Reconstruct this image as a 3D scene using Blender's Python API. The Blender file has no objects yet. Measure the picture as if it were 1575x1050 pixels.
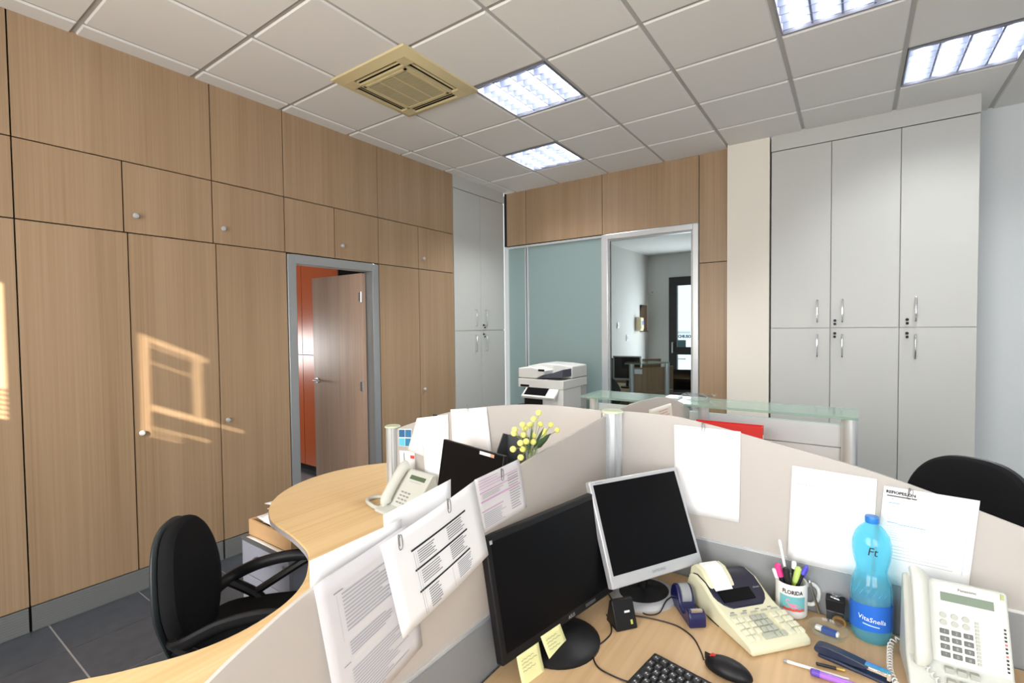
import bpy, bmesh, math, random
from mathutils import Vector, Matrix

random.seed(7)
SC = bpy.context.scene
COL = SC.collection
PI = math.pi

# ------------------------------------------------------------------ camera
def cam_axes(yaw, pitch, roll):
    yaw, pitch, roll = map(math.radians, (yaw, pitch, roll))
    cy, sy, cp, sp = math.cos(yaw), math.sin(yaw), math.cos(pitch), math.sin(pitch)
    f = Vector((-sy * cp, cy * cp, sp)); r = Vector((cy, sy, 0)); u = r.cross(f)
    cr, sr = math.cos(roll), math.sin(roll)
    return cr * r + sr * u, -sr * r + cr * u, f
r_, u_, f_ = cam_axes(35.1588, -1.7325, -0.6091)
cd = bpy.data.cameras.new('camera')
cd.sensor_width = 36.0
cd.lens = 36.0 * 746.6 / 1575.0
cd.clip_start = 0.05
cam = bpy.data.objects.new('camera', cd)
m = Matrix((r_, u_, -f_)).transposed().to_4x4()
m.translation = Vector((0, 0, 1.57))
cam.matrix_world = m
COL.objects.link(cam)
SC.camera = cam

# ------------------------------------------------------------------ view, world, sun, window light
SC.view_settings.view_transform = 'Standard'
SC.view_settings.look = 'None'
SC.view_settings.gamma = 1.0
SC.view_settings.use_curve_mapping = False
SC.view_settings.exposure = 0.0
SC.cycles.use_denoising = True
SC.cycles.max_bounces = 8
SC.cycles.sample_clamp_indirect = 6.0

W = bpy.data.worlds.new('world'); SC.world = W; W.use_nodes = True
W.node_tree.nodes['Background'].inputs[0].default_value = (0.86, 0.93, 1.0, 1)
W.node_tree.nodes['Background'].inputs[1].default_value = 2.2

def light(name, kind, energy, color=(1, 1, 1), loc=(0, 0, 0), to=(0, 0, -1), size=(1, 1), spread=180):
    d = bpy.data.lights.new(name, kind)
    d.energy = energy; d.color = color
    if kind == 'AREA':
        d.shape = 'RECTANGLE'; d.size, d.size_y = size; d.spread = math.radians(spread)
    o = bpy.data.objects.new(name, d); COL.objects.link(o)
    o.location = loc
    o.rotation_euler = Vector(to).to_track_quat('-Z', 'Y').to_euler()
    return o
SUN_DIR = Vector((-1.0, 1.2, -0.56)).normalized()
sun = light('sun', 'SUN', 32.0, (1.0, 0.90, 0.74), (0, -6, 6), SUN_DIR)
sun.data.angle = math.radians(0.4)
# daylight entering through the two windows behind the camera and those of the two neighbouring rooms
light('daylight_rear_window', 'AREA', 100, (1.0, 0.97, 0.93), (-1.3, -1.50, 1.75), (0, 1, -0.1), (1.9, 1.6))
light('daylight_rear_window_2', 'AREA', 75, (0.97, 0.98, 1.0), (1.2, -1.50, 1.75), (0, 1, -0.1), (1.9, 1.6))
light('daylight_side_room_window', 'AREA', 40, (1.0, 0.97, 0.94), (-7.05, 1.75, 1.25), (1, 0.1, 0), (1.5, 0.5))
light('daylight_entrance_door', 'AREA', 55, (0.92, 0.96, 1.0), (-2.5, 9.75, 1.3), (0, -1, 0), (0.9, 2.0))

# ------------------------------------------------------------------ geometry helpers
class G:
    def __init__(s): s.v = []; s.f = []
    def add(s, vs, fs):
        n = len(s.v); s.v += [tuple(p) for p in vs]; s.f += [tuple(i + n for i in f) for f in fs]; return s
    def box(s, x0, x1, y0, y1, z0, z1):
        return s.add([(x0, y0, z0), (x1, y0, z0), (x1, y1, z0), (x0, y1, z0), (x0, y0, z1), (x1, y0, z1), (x1, y1, z1), (x0, y1, z1)],
                     [(0, 3, 2, 1), (4, 5, 6, 7), (0, 1, 5, 4), (1, 2, 6, 5), (2, 3, 7, 6), (3, 0, 4, 7)])
    def obox(s, o, u, v, n, u0, u1, v0, v1, n0, n1):
        o, u, v, n = map(Vector, (o, u, v, n))
        P = lambda a, b, c: o + u * a + v * b + n * c
        return s.add([P(u0, v0, n0), P(u1, v0, n0), P(u1, v1, n0), P(u0, v1, n0), P(u0, v0, n1), P(u1, v0, n1), P(u1, v1, n1), P(u0, v1, n1)],
                     [(0, 3, 2, 1), (4, 5, 6, 7), (0, 1, 5, 4), (1, 2, 6, 5), (2, 3, 7, 6), (3, 0, 4, 7)])
    def prism(s, poly, o, u, v, n, n0, n1):
        o, u, v, n = map(Vector, (o, u, v, n)); k = len(poly)
        vs = [o + u * a + v * b + n * n0 for a, b in poly] + [o + u * a + v * b + n * n1 for a, b in poly]
        fs = [tuple(range(k - 1, -1, -1)), tuple(range(k, 2 * k))] + [(i, (i + 1) % k, k + (i + 1) % k, k + i) for i in range(k)]
        return s.add(vs, fs)
    def cyl(s, p0, p1, r0, r1=None, n=16, caps=True):
        p0, p1 = Vector(p0), Vector(p1); r1 = r0 if r1 is None else r1
        d = (p1 - p0).normalized(); a = d.orthogonal().normalized(); b = d.cross(a)
        vs = []
        for p, r in ((p0, r0), (p1, r1)):
            vs += [p + (a * math.cos(2 * PI * i / n) + b * math.sin(2 * PI * i / n)) * r for i in range(n)]
        fs = [(i, (i + 1) % n, n + (i + 1) % n, n + i) for i in range(n)]
        if caps: fs += [tuple(range(n - 1, -1, -1)), tuple(range(n, 2 * n))]
        return s.add(vs, fs)
    def tube(s, path, r, n=8, flat=1.0):
        path = [Vector(p) for p in path]; k = len(path); vs = []; fs = []
        prev = None
        for i, p in enumerate(path):
            t = (path[min(i + 1, k - 1)] - path[max(i - 1, 0)]).normalized()
            a = t.orthogonal().normalized() if prev is None else (prev - t * prev.dot(t)).normalized()
            prev = a; b = t.cross(a)
            rr = r[i] if isinstance(r, (list, tuple)) else r
            vs += [p + (a * math.cos(2 * PI * j / n) + b * math.sin(2 * PI * j / n) * flat) * rr for j in range(n)]
        for i in range(k - 1):
            fs += [(i * n + j, i * n + (j + 1) % n, (i + 1) * n + (j + 1) % n, (i + 1) * n + j) for j in range(n)]
        fs += [tuple(range(n - 1, -1, -1)), tuple(range((k - 1) * n, k * n))]
        return s.add(vs, fs)
    def lathe(s, prof, n=24, c=(0, 0, 0), sx=1, sy=1):
        vs = []; fs = []; k = len(prof)
        for r, z in prof:
            vs += [(c[0] + r * sx * math.cos(2 * PI * j / n), c[1] + r * sy * math.sin(2 * PI * j / n), c[2] + z) for j in range(n)]
        for i in range(k - 1):
            fs += [(i * n + j, i * n + (j + 1) % n, (i + 1) * n + (j + 1) % n, (i + 1) * n + j) for j in range(n)]
        if prof[0][0] > 1e-5: fs.append(tuple(range(n - 1, -1, -1)))
        if prof[-1][0] > 1e-5: fs.append(tuple(range((k - 1) * n, k * n)))
        return s.add(vs, fs)
    def ball(s, c, r, n=10, m=6, sz=1.0):
        return s.lathe([(max(1e-4, r * math.sin(PI * i / m)), -r * sz * math.cos(PI * i / m)) for i in range(m + 1)], n, c)
    def grid(s, P, nu, nv):
        vs = [P(i / nu, j / nv) for j in range(nv + 1) for i in range(nu + 1)]
        fs = [(j * (nu + 1) + i, j * (nu + 1) + i + 1, (j + 1) * (nu + 1) + i + 1, (j + 1) * (nu + 1) + i) for j in range(nv) for i in range(nu)]
        return s.add(vs, fs)

def mesh(name, g, mat, angle=35):
    me = bpy.data.meshes.new(name); me.from_pydata(g.v, [], g.f); me.update()
    b = bmesh.new(); b.from_mesh(me); bmesh.ops.remove_doubles(b, verts=b.verts, dist=1e-6)
    bmesh.ops.recalc_face_normals(b, faces=b.faces); b.to_mesh(me); b.free()
    me.materials.append(mat)
    me.shade_smooth(); me.set_sharp_from_angle(angle=math.radians(angle))
    return me

def O(name, g, mat, parent=None, bevel=0, seg=2, solid=0, sub=0, loc=None, rot=None, label=None):
    me = g if isinstance(g, bpy.types.Mesh) else mesh(name, g, mat)
    o = bpy.data.objects.new(name, me); COL.objects.link(o)
    if parent is not None: o.parent = parent
    if loc is not None: o.location = loc
    if rot is not None: o.rotation_euler = rot
    if solid:
        md = o.modifiers.new('thickness', 'SOLIDIFY'); md.thickness = solid; md.offset = 0
    if bevel:
        md = o.modifiers.new('bevel', 'BEVEL'); md.width = bevel; md.segments = seg; md.limit_method = 'ANGLE'; md.angle_limit = math.radians(40)
        md.harden_normals = False
    if sub:
        md = o.modifiers.new('subdivision', 'SUBSURF'); md.levels = sub; md.render_levels = sub
    if label: o['label'] = label
    return o

def tag(o, label, cat, group=None, kind=None):
    o['label'] = label; o['category'] = cat
    if group: o['group'] = group
    if kind: o['kind'] = kind
    return o

def T(name, label, cat, loc=(0, 0, 0), rotz=0, group=None, kind=None):
    o = bpy.data.objects.new(name, None); COL.objects.link(o)
    o.empty_display_size = 0.05; o.location = loc; o.rotation_euler = (0, 0, rotz)
    return tag(o, label, cat, group, kind)

def S(name, label, cat='room', loc=(0, 0, 0)):
    return T(name, label, cat, loc, kind='structure')

def bez(pts, k=8, closed=False):
    """Catmull-Rom through points"""
    pts = [Vector(p) for p in pts]; n = len(pts); out = []
    for i in range(n if closed else n - 1):
        g = (lambda j: pts[j % n]) if closed else (lambda j: pts[max(0, min(n - 1, j))])
        p0, p1, p2, p3 = g(i - 1), g(i), g(i + 1), g(i + 2)
        for q in range(k):
            t = q / k
            out.append(0.5 * ((2 * p1) + (-p0 + p2) * t + (2 * p0 - 5 * p1 + 4 * p2 - p3) * t * t + (-p0 + 3 * p1 - 3 * p2 + p3) * t ** 3))
    if not closed: out.append(pts[-1])
    return out

def text_mesh(s, size, depth=0.0, bold=0.0):
    cu = bpy.data.curves.new('lettering', 'FONT'); cu.body = s; cu.size = size; cu.align_x = 'CENTER'; cu.align_y = 'CENTER'
    cu.offset = bold; cu.extrude = depth; cu.resolution_u = 2
    o = bpy.data.objects.new('lettering', cu); COL.objects.link(o)
    dg = bpy.context.evaluated_depsgraph_get(); me = bpy.data.meshes.new_from_object(o.evaluated_get(dg))
    bpy.data.objects.remove(o); bpy.data.curves.remove(cu)
    return me
def lettering(s, size, mat, parent, fn, name='lettering', sx=1.0, shear=0.0, bold=0.0):
    """flat print; fn maps (x, y) of the letters to a point on the carrying surface"""
    me = text_mesh(s, size, 0.0, bold)
    for v in me.vertices: v.co = Vector(fn(v.co.x * sx + v.co.y * shear, v.co.y))
    me.materials.clear(); me.materials.append(mat)
    return O(name, me, mat, parent)

# ------------------------------------------------------------------ materials
MATS = {}
def M(name, col=(0.8, 0.8, 0.8), rough=0.5, metal=0.0, spec=0.5, trans=0.0, ior=1.45, emit=None, es=1.0, coat=0.0, noise=0.0, nscale=200, bump=0.0, sheen=0.0):
    if name in MATS: return MATS[name]
    mt = bpy.data.materials.new(name); mt.use_nodes = True; nt = mt.node_tree; b = nt.nodes['Principled BSDF']
    b.inputs['Base Color'].default_value = (*col, 1); b.inputs['Roughness'].default_value = rough; b.inputs['Metallic'].default_value = metal
    b.inputs['Specular IOR Level'].default_value = spec; b.inputs['Transmission Weight'].default_value = trans; b.inputs['IOR'].default_value = ior
    b.inputs['Coat Weight'].default_value = coat
    if emit: b.inputs['Emission Color'].default_value = (*emit, 1); b.inputs['Emission Strength'].default_value = es
    if noise or bump:
        tc = nt.nodes.new('ShaderNodeTexCoord'); nz = nt.nodes.new('ShaderNodeTexNoise'); nz.inputs['Scale'].default_value = nscale; nz.inputs['Detail'].default_value = 3
        nt.links.new(tc.outputs['Object'], nz.inputs['Vector'])
        if noise:
            mx = nt.nodes.new('ShaderNodeMix'); mx.data_type = 'RGBA'; mx.inputs['A'].default_value = (*[c * (1 - noise) for c in col], 1); mx.inputs['B'].default_value = (*[min(1, c * (1 + noise)) for c in col], 1)
            nt.links.new(nz.outputs['Fac'], mx.inputs['Factor']); nt.links.new(mx.outputs['Result'], b.inputs['Base Color'])
        if bump:
            bp = nt.nodes.new('ShaderNodeBump'); bp.inputs['Strength'].default_value = bump; bp.inputs['Distance'].default_value = 0.002
            nt.links.new(nz.outputs['Fac'], bp.inputs['Height']); nt.links.new(bp.outputs['Normal'], b.inputs['Normal'])
    MATS[name] = mt; return mt

def wood(name, dark, mid, lightc, axis, rough=0.38, fine=70, coat=0.0):
    """straight-grained laminate, grain along the given world axis"""
    mt = bpy.data.materials.new(name); mt.use_nodes = True; nt = mt.node_tree; L = nt.links.new; b = nt.nodes['Principled BSDF']
    b.inputs['Roughness'].default_value = rough; b.inputs['Coat Weight'].default_value = coat
    geo = nt.nodes.new('ShaderNodeNewGeometry'); oi = nt.nodes.new('ShaderNodeObjectInfo')
    ml = nt.nodes.new('ShaderNodeMath'); ml.operation = 'MULTIPLY'; ml.inputs[1].default_value = 23.0; L(oi.outputs['Random'], ml.inputs[0])
    ad = nt.nodes.new('ShaderNodeVectorMath'); ad.operation = 'ADD'; L(geo.outputs['Position'], ad.inputs[0]); L(ml.outputs[0], ad.inputs[1])
    def nz(scl, along, det):
        mp = nt.nodes.new('ShaderNodeMapping'); s = [scl] * 3; s['xyz'.index(axis)] = along; mp.inputs['Scale'].default_value = s
        L(ad.outputs[0], mp.inputs['Vector']); n = nt.nodes.new('ShaderNodeTexNoise'); n.inputs['Scale'].default_value = 1; n.inputs['Detail'].default_value = det
        n.inputs['Distortion'].default_value = 0.15
        L(mp.outputs[0], n.inputs['Vector']); return n
    n1, n2 = nz(fine, 0.9, 4), nz(7.5, 0.25, 3)
    mix = nt.nodes.new('ShaderNodeMix'); mix.data_type = 'FLOAT'; mix.inputs['Factor'].default_value = 0.5
    L(n1.outputs['Fac'], mix.inputs['A']); L(n2.outputs['Fac'], mix.inputs['B'])
    cr = nt.nodes.new('ShaderNodeValToRGB'); e = cr.color_ramp.elements
    e[0].position = 0.34; e[0].color = (*dark, 1); e[1].position = 0.66; e[1].color = (*lightc, 1)
    k = cr.color_ramp.elements.new(0.5); k.color = (*mid, 1)
    L(mix.outputs['Result'], cr.inputs['Fac']); L(cr.outputs['Color'], b.inputs['Base Color'])
    bp = nt.nodes.new('ShaderNodeBump'); bp.inputs['Strength'].default_value = 0.06; bp.inputs['Distance'].default_value = 0.001
    L(n1.outputs['Fac'], bp.inputs['Height']); L(bp.outputs['Normal'], b.inputs['Normal'])
    MATS[name] = mt; return mt

def glassy(name, tint, haze, rough=0.3, gloss=0.08):
    """sheet glass: mixes straight-through, diffused light and a surface reflection"""
    mt = bpy.data.materials.new(name); mt.use_nodes = True; nt = mt.node_tree; L = nt.links.new; nt.nodes.clear()
    out = nt.nodes.new('ShaderNodeOutputMaterial'); tr = nt.nodes.new('ShaderNodeBsdfTransparent'); tr.inputs[0].default_value = (*tint, 1)
    gl = nt.nodes.new('ShaderNodeBsdfGlossy'); gl.inputs['Roughness'].default_value = 0.05
    fr = nt.nodes.new('ShaderNodeFresnel'); fr.inputs[0].default_value = 1.45
    m1 = nt.nodes.new('ShaderNodeMixShader')
    if haze > 0:
        tl = nt.nodes.new('ShaderNodeBsdfTranslucent'); tl.inputs[0].default_value = (*tint, 1)
        df = nt.nodes.new('ShaderNodeBsdfDiffuse'); df.inputs[0].default_value = (*tint, 1)
        mh = nt.nodes.new('ShaderNodeMixShader'); mh.inputs[0].default_value = 0.55; L(tl.outputs[0], mh.inputs[1]); L(df.outputs[0], mh.inputs[2])
        ma = nt.nodes.new('ShaderNodeMixShader'); ma.inputs[0].default_value = haze; L(tr.outputs[0], ma.inputs[1]); L(mh.outputs[0], ma.inputs[2]); base = ma
    else: base = tr
    gl.inputs['Roughness'].default_value = rough if haze > 0 else 0.02
    ge = nt.nodes.new('ShaderNodeNewGeometry'); iv = nt.nodes.new('ShaderNodeMath'); iv.operation = 'SUBTRACT'; iv.inputs[0].default_value = 1.0; L(ge.outputs['Backfacing'], iv.inputs[1])
    mu = nt.nodes.new('ShaderNodeMath'); mu.operation = 'MULTIPLY'; L(fr.outputs[0], mu.inputs[0]); L(iv.outputs[0], mu.inputs[1])
    L(mu.outputs[0], m1.inputs[0]); L(base.outputs[0], m1.inputs[1]); L(gl.outputs[0], m1.inputs[2]); L(m1.outputs[0], out.inputs[0])
    MATS[name] = mt; return mt

WOODW = wood('wall_wood', (0.312, 0.203, 0.115), (0.368, 0.248, 0.147), (0.415, 0.288, 0.178), 'z', 0.36, 120)
WOODD = wood('lit_desk_wood', (0.66, 0.435, 0.20), (0.76, 0.53, 0.265), (0.82, 0.60, 0.33), 'y', 0.42, 55)  # lightened: the bright light on the left desk is put into the colour
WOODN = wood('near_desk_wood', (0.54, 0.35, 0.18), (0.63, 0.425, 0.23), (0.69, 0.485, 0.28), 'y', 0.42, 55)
DOORW = wood('sheen_door_wood', (0.36, 0.235, 0.165), (0.45, 0.305, 0.22), (0.52, 0.365, 0.27), 'z', 0.30, 110)  # lighter tone carries the sheen on the open leaf
SEAM = M('dark_seam', (0.012, 0.010, 0.008), 0.9)
GREYP = M('grey_metal_plinth', (0.23, 0.24, 0.235), 0.45, 0.3)
ALU = M('brushed_aluminium', (0.74, 0.77, 0.79), 0.30, 0.55)
ALUM = M('matt_aluminium_frame', (0.42, 0.44, 0.45), 0.4, 0.55)
CHROME = M('chrome', (0.75, 0.77, 0.8), 0.12, 1.0)
STEEL = M('satin_steel', (0.6, 0.6, 0.6), 0.3, 1.0)
CABG = M('light_grey_laminate', (0.54, 0.545, 0.515), 0.42, noise=0.03, nscale=260)
PLAST = M('white_plaster', (0.74, 0.73, 0.70), 0.8, noise=0.03, nscale=90, bump=0.15)
WALLB = M('daylit_wall_paint', (0.66, 0.69, 0.70), 0.8, noise=0.03, nscale=90, bump=0.15)  # bluish cast of the daylight is put into this colour
COLUMN = M('cream_wall_paint', (0.80, 0.76, 0.67), 0.8, noise=0.02, nscale=120, bump=0.1)
TILEC = M('mineral_fibre_tile', (0.80, 0.785, 0.76), 0.9, noise=0.06, nscale=330, bump=0.35)
TEE = M('ceiling_grid_metal', (0.46, 0.45, 0.43), 0.5)
SLATE = M('slate_tile', (0.072, 0.082, 0.100), 0.28, noise=0.35, nscale=14, bump=0.12)
GROUT = M('pale_grout', (0.50, 0.50, 0.49), 0.9)
BLACK = M('black_plastic', (0.009, 0.009, 0.010), 0.42, spec=0.3)
BLACKF = M('black_fabric', (0.010, 0.010, 0.011), 0.95, spec=0.15, noise=0.3, nscale=500, bump=0.4)
SCREEN = M('dark_screen', (0.004, 0.004, 0.005), 0.35, spec=0.12)
SILVER = M('silver_plastic', (0.52, 0.53, 0.55), 0.35, 0.25)
WHITEP = M('white_plastic', (0.80, 0.80, 0.77), 0.38)
PHONEW = M('phone_white_plastic', (0.60, 0.62, 0.575), 0.4)
PAPER = M('paper', (0.88, 0.88, 0.89), 0.85)
PAPER2 = M('thin_paper', (0.70, 0.68, 0.70), 0.85)
INK = M('grey_print', (0.30, 0.29, 0.30), 0.9)
INKL = M('faint_print', (0.42, 0.42, 0.46), 0.9)
INKD = M('black_print', (0.03, 0.03, 0.035), 0.9)
INKP = M('pink_print', (0.62, 0.36, 0.55), 0.9)
INKB = M('blue_print', (0.20, 0.42, 0.55), 0.9)
WIRE = M('clip_wire', (0.33, 0.33, 0.35), 0.3, 1.0)
CABLE = M('black_cable', (0.010, 0.010, 0.010), 0.5)
FROSTS = glassy('frosted_screen_panel', (0.735, 0.71, 0.685), 0.88, 0.35)
FROSTG = glassy('frosted_green_glass', (0.50, 0.62, 0.61), 0.80, 0.3)
CLEAR = glassy('clear_glass', (0.86, 0.90, 0.90), 0.0)
GLASSG = glassy('green_shelf_glass', (0.66, 0.80, 0.73), 0.35, 0.08)
GLASSE = M('glass_edge', (0.20, 0.42, 0.34), 0.1, trans=0.4)
SCRGREY = M('grey_lower_panel', (0.27, 0.28, 0.29), 0.5, noise=0.04, nscale=300)
STICKY = M('yellow_sticky_paper', (0.82, 0.80, 0.40), 0.85)
# ================================================================== THE SETTING
H = 3.195       # ceiling tiles' lower face
XL = -3.5       # left wall
YB = 4.88       # glazed partition
TX, TY, GX, GY = 0.6, 0.5869, -3.9614, 0.8369

# ---- floor
fl = S('floor', 'dark slate tiled office floor with thin pale joints', 'floor')
O('screed', G().box(XL - 0.6, 2.62, -1.62, 5.25, -0.06, -0.004), GROUT, fl)
tm = None
for i in range(11):
    for j in range(15):
        x0, y0 = -3.55 + 0.4 * i, -0.95 + 0.4 * j
        if tm is None:
            tm = mesh('tile', G().box(0.004, 0.396, 0.004, 0.396, -0.012, 0.0), SLATE)
        if y0 < 4.7:
            O('tile', tm, SLATE, fl, loc=(x0, y0, 0.0))
rest = G()
for i in range(16):
    for j in range(16):
        x0, y0 = -3.55 + 0.4 * i, -1.75 + 0.4 * j
        if (i >= 11 or j < 2) and x0 < 2.3 and y0 < 4.7: rest.box(x0 + .0025, x0 + .3975, y0 + .0025, y0 + .3975, -0.012, 0.0)
o = O('tile_field', rest, SLATE, fl); o['kind'] = 'stuff'

# ---- ceiling: exposed grid with lowered-edge tiles
ce = S('ceiling', 'suspended ceiling of square white mineral tiles in an exposed grid', 'ceiling')
O('soffit', G().box(XL - 0.65, 2.65, -1.65, 5.3, H + 0.16, H + 0.2), PLAST, ce)
LIGHTS = {(3, 3), (2, 5), (6, 3), (7, 5)}
xs = [XL - 0.02] + [GX + TX * i for i in range(1, 12) if GX + TX * i < 2.6] + [2.62]
ys = [-1.62] + [GY + TY * j for j in range(-4, 8) if GY + TY * j < 4.95]
rim = 0.012
def tile_mesh(w, d):
    g = G(); a, b, c = rim, rim + 0.006, 0.010
    g.add([(a, a, c), (w - a, a, c), (w - a, d - a, c), (a, d - a, c), (b, b, 0), (w - b, b, 0), (w - b, d - b, 0), (b, d - b, 0)],
          [(4, 7, 6, 5), (0, 1, 5, 4), (1, 2, 6, 5), (2, 3, 7, 6), (3, 0, 4, 7), (0, 3, 2, 1)])
    return mesh('ceiling_tile', g, TILEC)
cache = {}
def put_tile(x0, x1, y0, y1):
    k = (round(x1 - x0, 3), round(y1 - y0, 3))
    if k not in cache: cache[k] = tile_mesh(*k)
    O('ceiling_tile', cache[k], TILEC, ce, loc=(x0, y0, H))
yend = [GY + TY * j for j in range(-4, 7)] + [5.24]
for i in range(len(xs) - 1):
    for j, y0 in enumerate([-1.62] + yend[:-1]):
        y1 = ([*yend])[j]
        gi, gj = i, j - 5          # grid indices of the tile's lower-left corner
        if (gi, gj) in LIGHTS or (gi, gj) == (2, 2): continue
        put_tile(xs[i], xs[i + 1], y0, y1)
for x in xs[1:-1]:
    O('main_runner', G().box(x - 0.012, x + 0.012, -1.62, 5.24, H + 0.010, H + 0.032), TEE, ce)
for y in yend[:-1]:
    O('cross_runner', G().box(XL - 0.02, 2.62, y - 0.012, y + 0.012, H + 0.0105, H + 0.03), TEE, ce)

# ---- left wall: wood panelled wall of cupboards around a door
wl = S('wall_left', 'wood panelled cupboard wall with dark joints and small round knobs', 'wall')
O('backing', G().box(XL - 0.09, XL - 0.022, -1.6, 2.035, 0.0, H + .03), SEAM, wl)
O('backing', G().box(XL - 0.09, XL - 0.022, 2.895, 3.90, 0.0, H + .03), SEAM, wl)
O('backing', G().box(XL - 0.09, XL - 0.022, 2.035, 2.895, 2.145, H + .03), SEAM, wl)
gp = 0.0035
km = mesh('knob', G().lathe([(0.006, 0), (0.006, 0.012), (0.015, 0.016), (0.017, 0.024), (0.012, 0.031), (0.0001, 0.033)], 16), SILVER)
def panel(y0, y1, z0, z1, knob=None):
    p = O('panel', G().box(XL - 0.02, XL, y0 + gp, y1 - gp, z0 + gp, z1 - gp), WOODW, wl)
    if knob: O('knob', km, SILVER, p, loc=(XL, *knob), rot=(0, PI / 2, 0))
Z0, Z1, Z2, Z3 = 0.135, 2.148, 2.562, H + 0.02
for a, b in ((-1.6, -.92), (-.92, -.42), (-.42, .08), (.08, .58), (.58, 1.52), (1.52, 2.02), (2.02, 2.90), (2.90, 3.90)): panel(a, b, Z2, Z3)
for a, b, k in ((-1.6, -.92, 0), (-.92, -.42, 0), (-.42, .08, 0), (.08, .58, 0), (.58, 1.035, 0), (1.035, 1.52, (1.09, 2.25)), (1.52, 2.02, (1.58, 2.252)),
                (2.02, 2.45, 0), (2.45, 2.90, (2.513, 2.258)), (2.90, 3.39, 0), (3.39, 3.90, (3.446, 2.252))): panel(a, b, Z1, Z2, k or None)
for a, b, k in ((-1.6, -.92, 0), (-.92, -.42, 0), (-.42, .08, 0), (.08, .58, 0), (.58, 1.052, 0), (1.052, 1.535, (1.085, .958)), (1.535, 2.03, (1.574, .957)),
                (2.90, 3.39, 0), (3.39, 3.90, (3.435, .96))): panel(a, b, Z0, Z1, k or None)
bb = S('baseboard_left', 'ribbed grey metal plinth strip under the wood wall', 'baseboard')
for a, b in ((-1.6, -.42), (-.42, .58), (.58, 1.535), (1.535, 2.03), (2.90, 3.90)):
    g = G().box(XL - 0.012, XL - 0.004, a + .006, b - .006, 0.002, Z0 - .004)
    for k in range(9): g.box(XL - 0.006, XL - 0.002, a + .006, b - .006, 0.010 + k * .0135, 0.010 + k * .0135 + .007)
    O('plinth_strip', g, GREYP, bb)

# ---- door in the left wall, standing open into the side room
d1 = S('door_1', 'wooden office door open inwards in grey metal frame', 'door')
g = G()
g.box(XL - 0.10, XL + 0.004, 2.035, 2.105, 0, 2.14).box(XL - 0.10, XL + 0.004, 2.825, 2.895, 0, 2.14).box(XL - 0.10, XL + 0.004, 2.105, 2.825, 2.072, 2.14)
O('door_frame', g, ALUM, d1, bevel=0.004)
lf = O('door_leaf', G().box(-4.345, XL - 0.085, 2.775, 2.815, 0.008, 2.062), DOORW, d1, bevel=0.002)
g = G().cyl((-4.285, 2.775, 1.07), (-4.285, 2.767, 1.07), 0.026, n=20).cyl((-4.285, 2.77, 1.07), (-4.285, 2.725, 1.07), 0.009).tube([(-4.285, 2.727, 1.07), (-4.25, 2.722, 1.07), (-4.16, 2.722, 1.07)], 0.009)
O('door_handle', g, STEEL, lf)
for z in (0.25, 1.05, 1.85):
    O('hinge', G().cyl((XL - 0.088, 2.768, z - .045), (XL - 0.088, 2.768, z + .045), 0.009).box(XL - .12, XL - .088, 2.768, 2.775, z - .04, z + .04), CHROME, lf)

# ---- glazed partition and wood panels at the back
wb = S('wall_back', 'back wall of wood panels above a glazed partition', 'wall')
O('backing', G().box(XL - .05, -0.955, YB + .022, YB + .08, 2.56, H + .03), SEAM, wb)
O('backing', G().box(-1.225, -0.955, YB + .022, YB + .08, 0, 2.56), SEAM, wb)
for a, b in ((-3.5, -3.215), (-3.215, -2.23), (-2.23, -1.225), (-1.225, -0.962)):
    O('panel', G().box(a + gp, b - gp, YB, YB + .02, (2.553 if b < -1 else 2.162) + gp, H + .02), WOODW, wb)
O('panel', G().box(-1.225 + gp, -0.962 - gp, YB, YB + .02, .0, 2.162 - gp), WOODW, wb)
w1 = S('window_1', 'frosted green glass partition in slim aluminium profiles', 'partition')
O('glass_pane', G().box(-3.49, -3.235, YB + .022, YB + .032, .03, 2.52), FROSTG, w1)
O('glass_pane', G().box(-3.195, -2.245, YB + .022, YB + .032, .03, 2.52), FROSTG, w1)
fr = G()
for x in (-3.235, -3.207): fr.box(x, x + .014, YB - .004, YB + .05, 0, 2.545)
fr.box(-3.495, -2.24, YB - .002, YB + .05, 2.52, 2.545).box(-3.495, -2.24, YB - .002, YB + .05, 0, .05)
O('glazing_profile', fr, ALU, w1, bevel=.002)
O('glazing_gasket', G().box(-3.221, -3.207, YB + .006, YB + .03, 0, 2.545).box(-3.495, -2.24, YB + .006, YB + .03, 2.545, 2.556), SEAM, w1)
d2 = S('door_2', 'clear glass door in broad aluminium frame', 'door')
g = G().box(-2.24, -2.165, YB - .012, YB + .06, 0, 2.548).box(-1.285, -1.228, YB - .012, YB + .06, 0, 2.548).box(-2.165, -1.285, YB - .012, YB + .06, 2.49, 2.548)
O('door_frame', g, ALU, d2, bevel=.006)
g = G().box(-2.165, -2.148, YB + .01, YB + .045, 0.01, 2.49).box(-1.302, -1.285, YB + .01, YB + .045, 0.01, 2.49).box(-2.148, -1.302, YB + .01, YB + .045, 2.475, 2.49).box(-2.148, -1.302, YB + .01, YB + .045, 0.01, .1)
O('sash', g, ALUM, d2)
O('glass_pane', G().box(-2.148, -1.302, YB + .024, YB + .032, .1, 2.475), CLEAR, d2)
tr1 = tag(O('trim_1', G().box(-0.956, -0.612, 4.80, 5.2, 0, H + .02), COLUMN), 'cream painted pillar between wood panels and grey cabinets', 'pillar', kind='structure')
O('gap_shade_strip', G().box(-0.612, -0.600, 4.86, 5.2, 0, H + .02), SEAM)  # black strip filling the gap; its shade is put into the colour
tag(bpy.data.objects['gap_shade_strip'], 'dark shadow gap strip beside the cream pillar', 'trim', kind='structure')
tag(O('wall_right', G().box(0.735, 2.7, 5.2, 5.3, 0, H + .05).box(2.6, 2.7, -1.7, 5.2, 0, H + .05), WALLB),
    'plain pale wall coloured for bluish daylight, right of the grey cabinets', 'wall', kind='structure')
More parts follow.
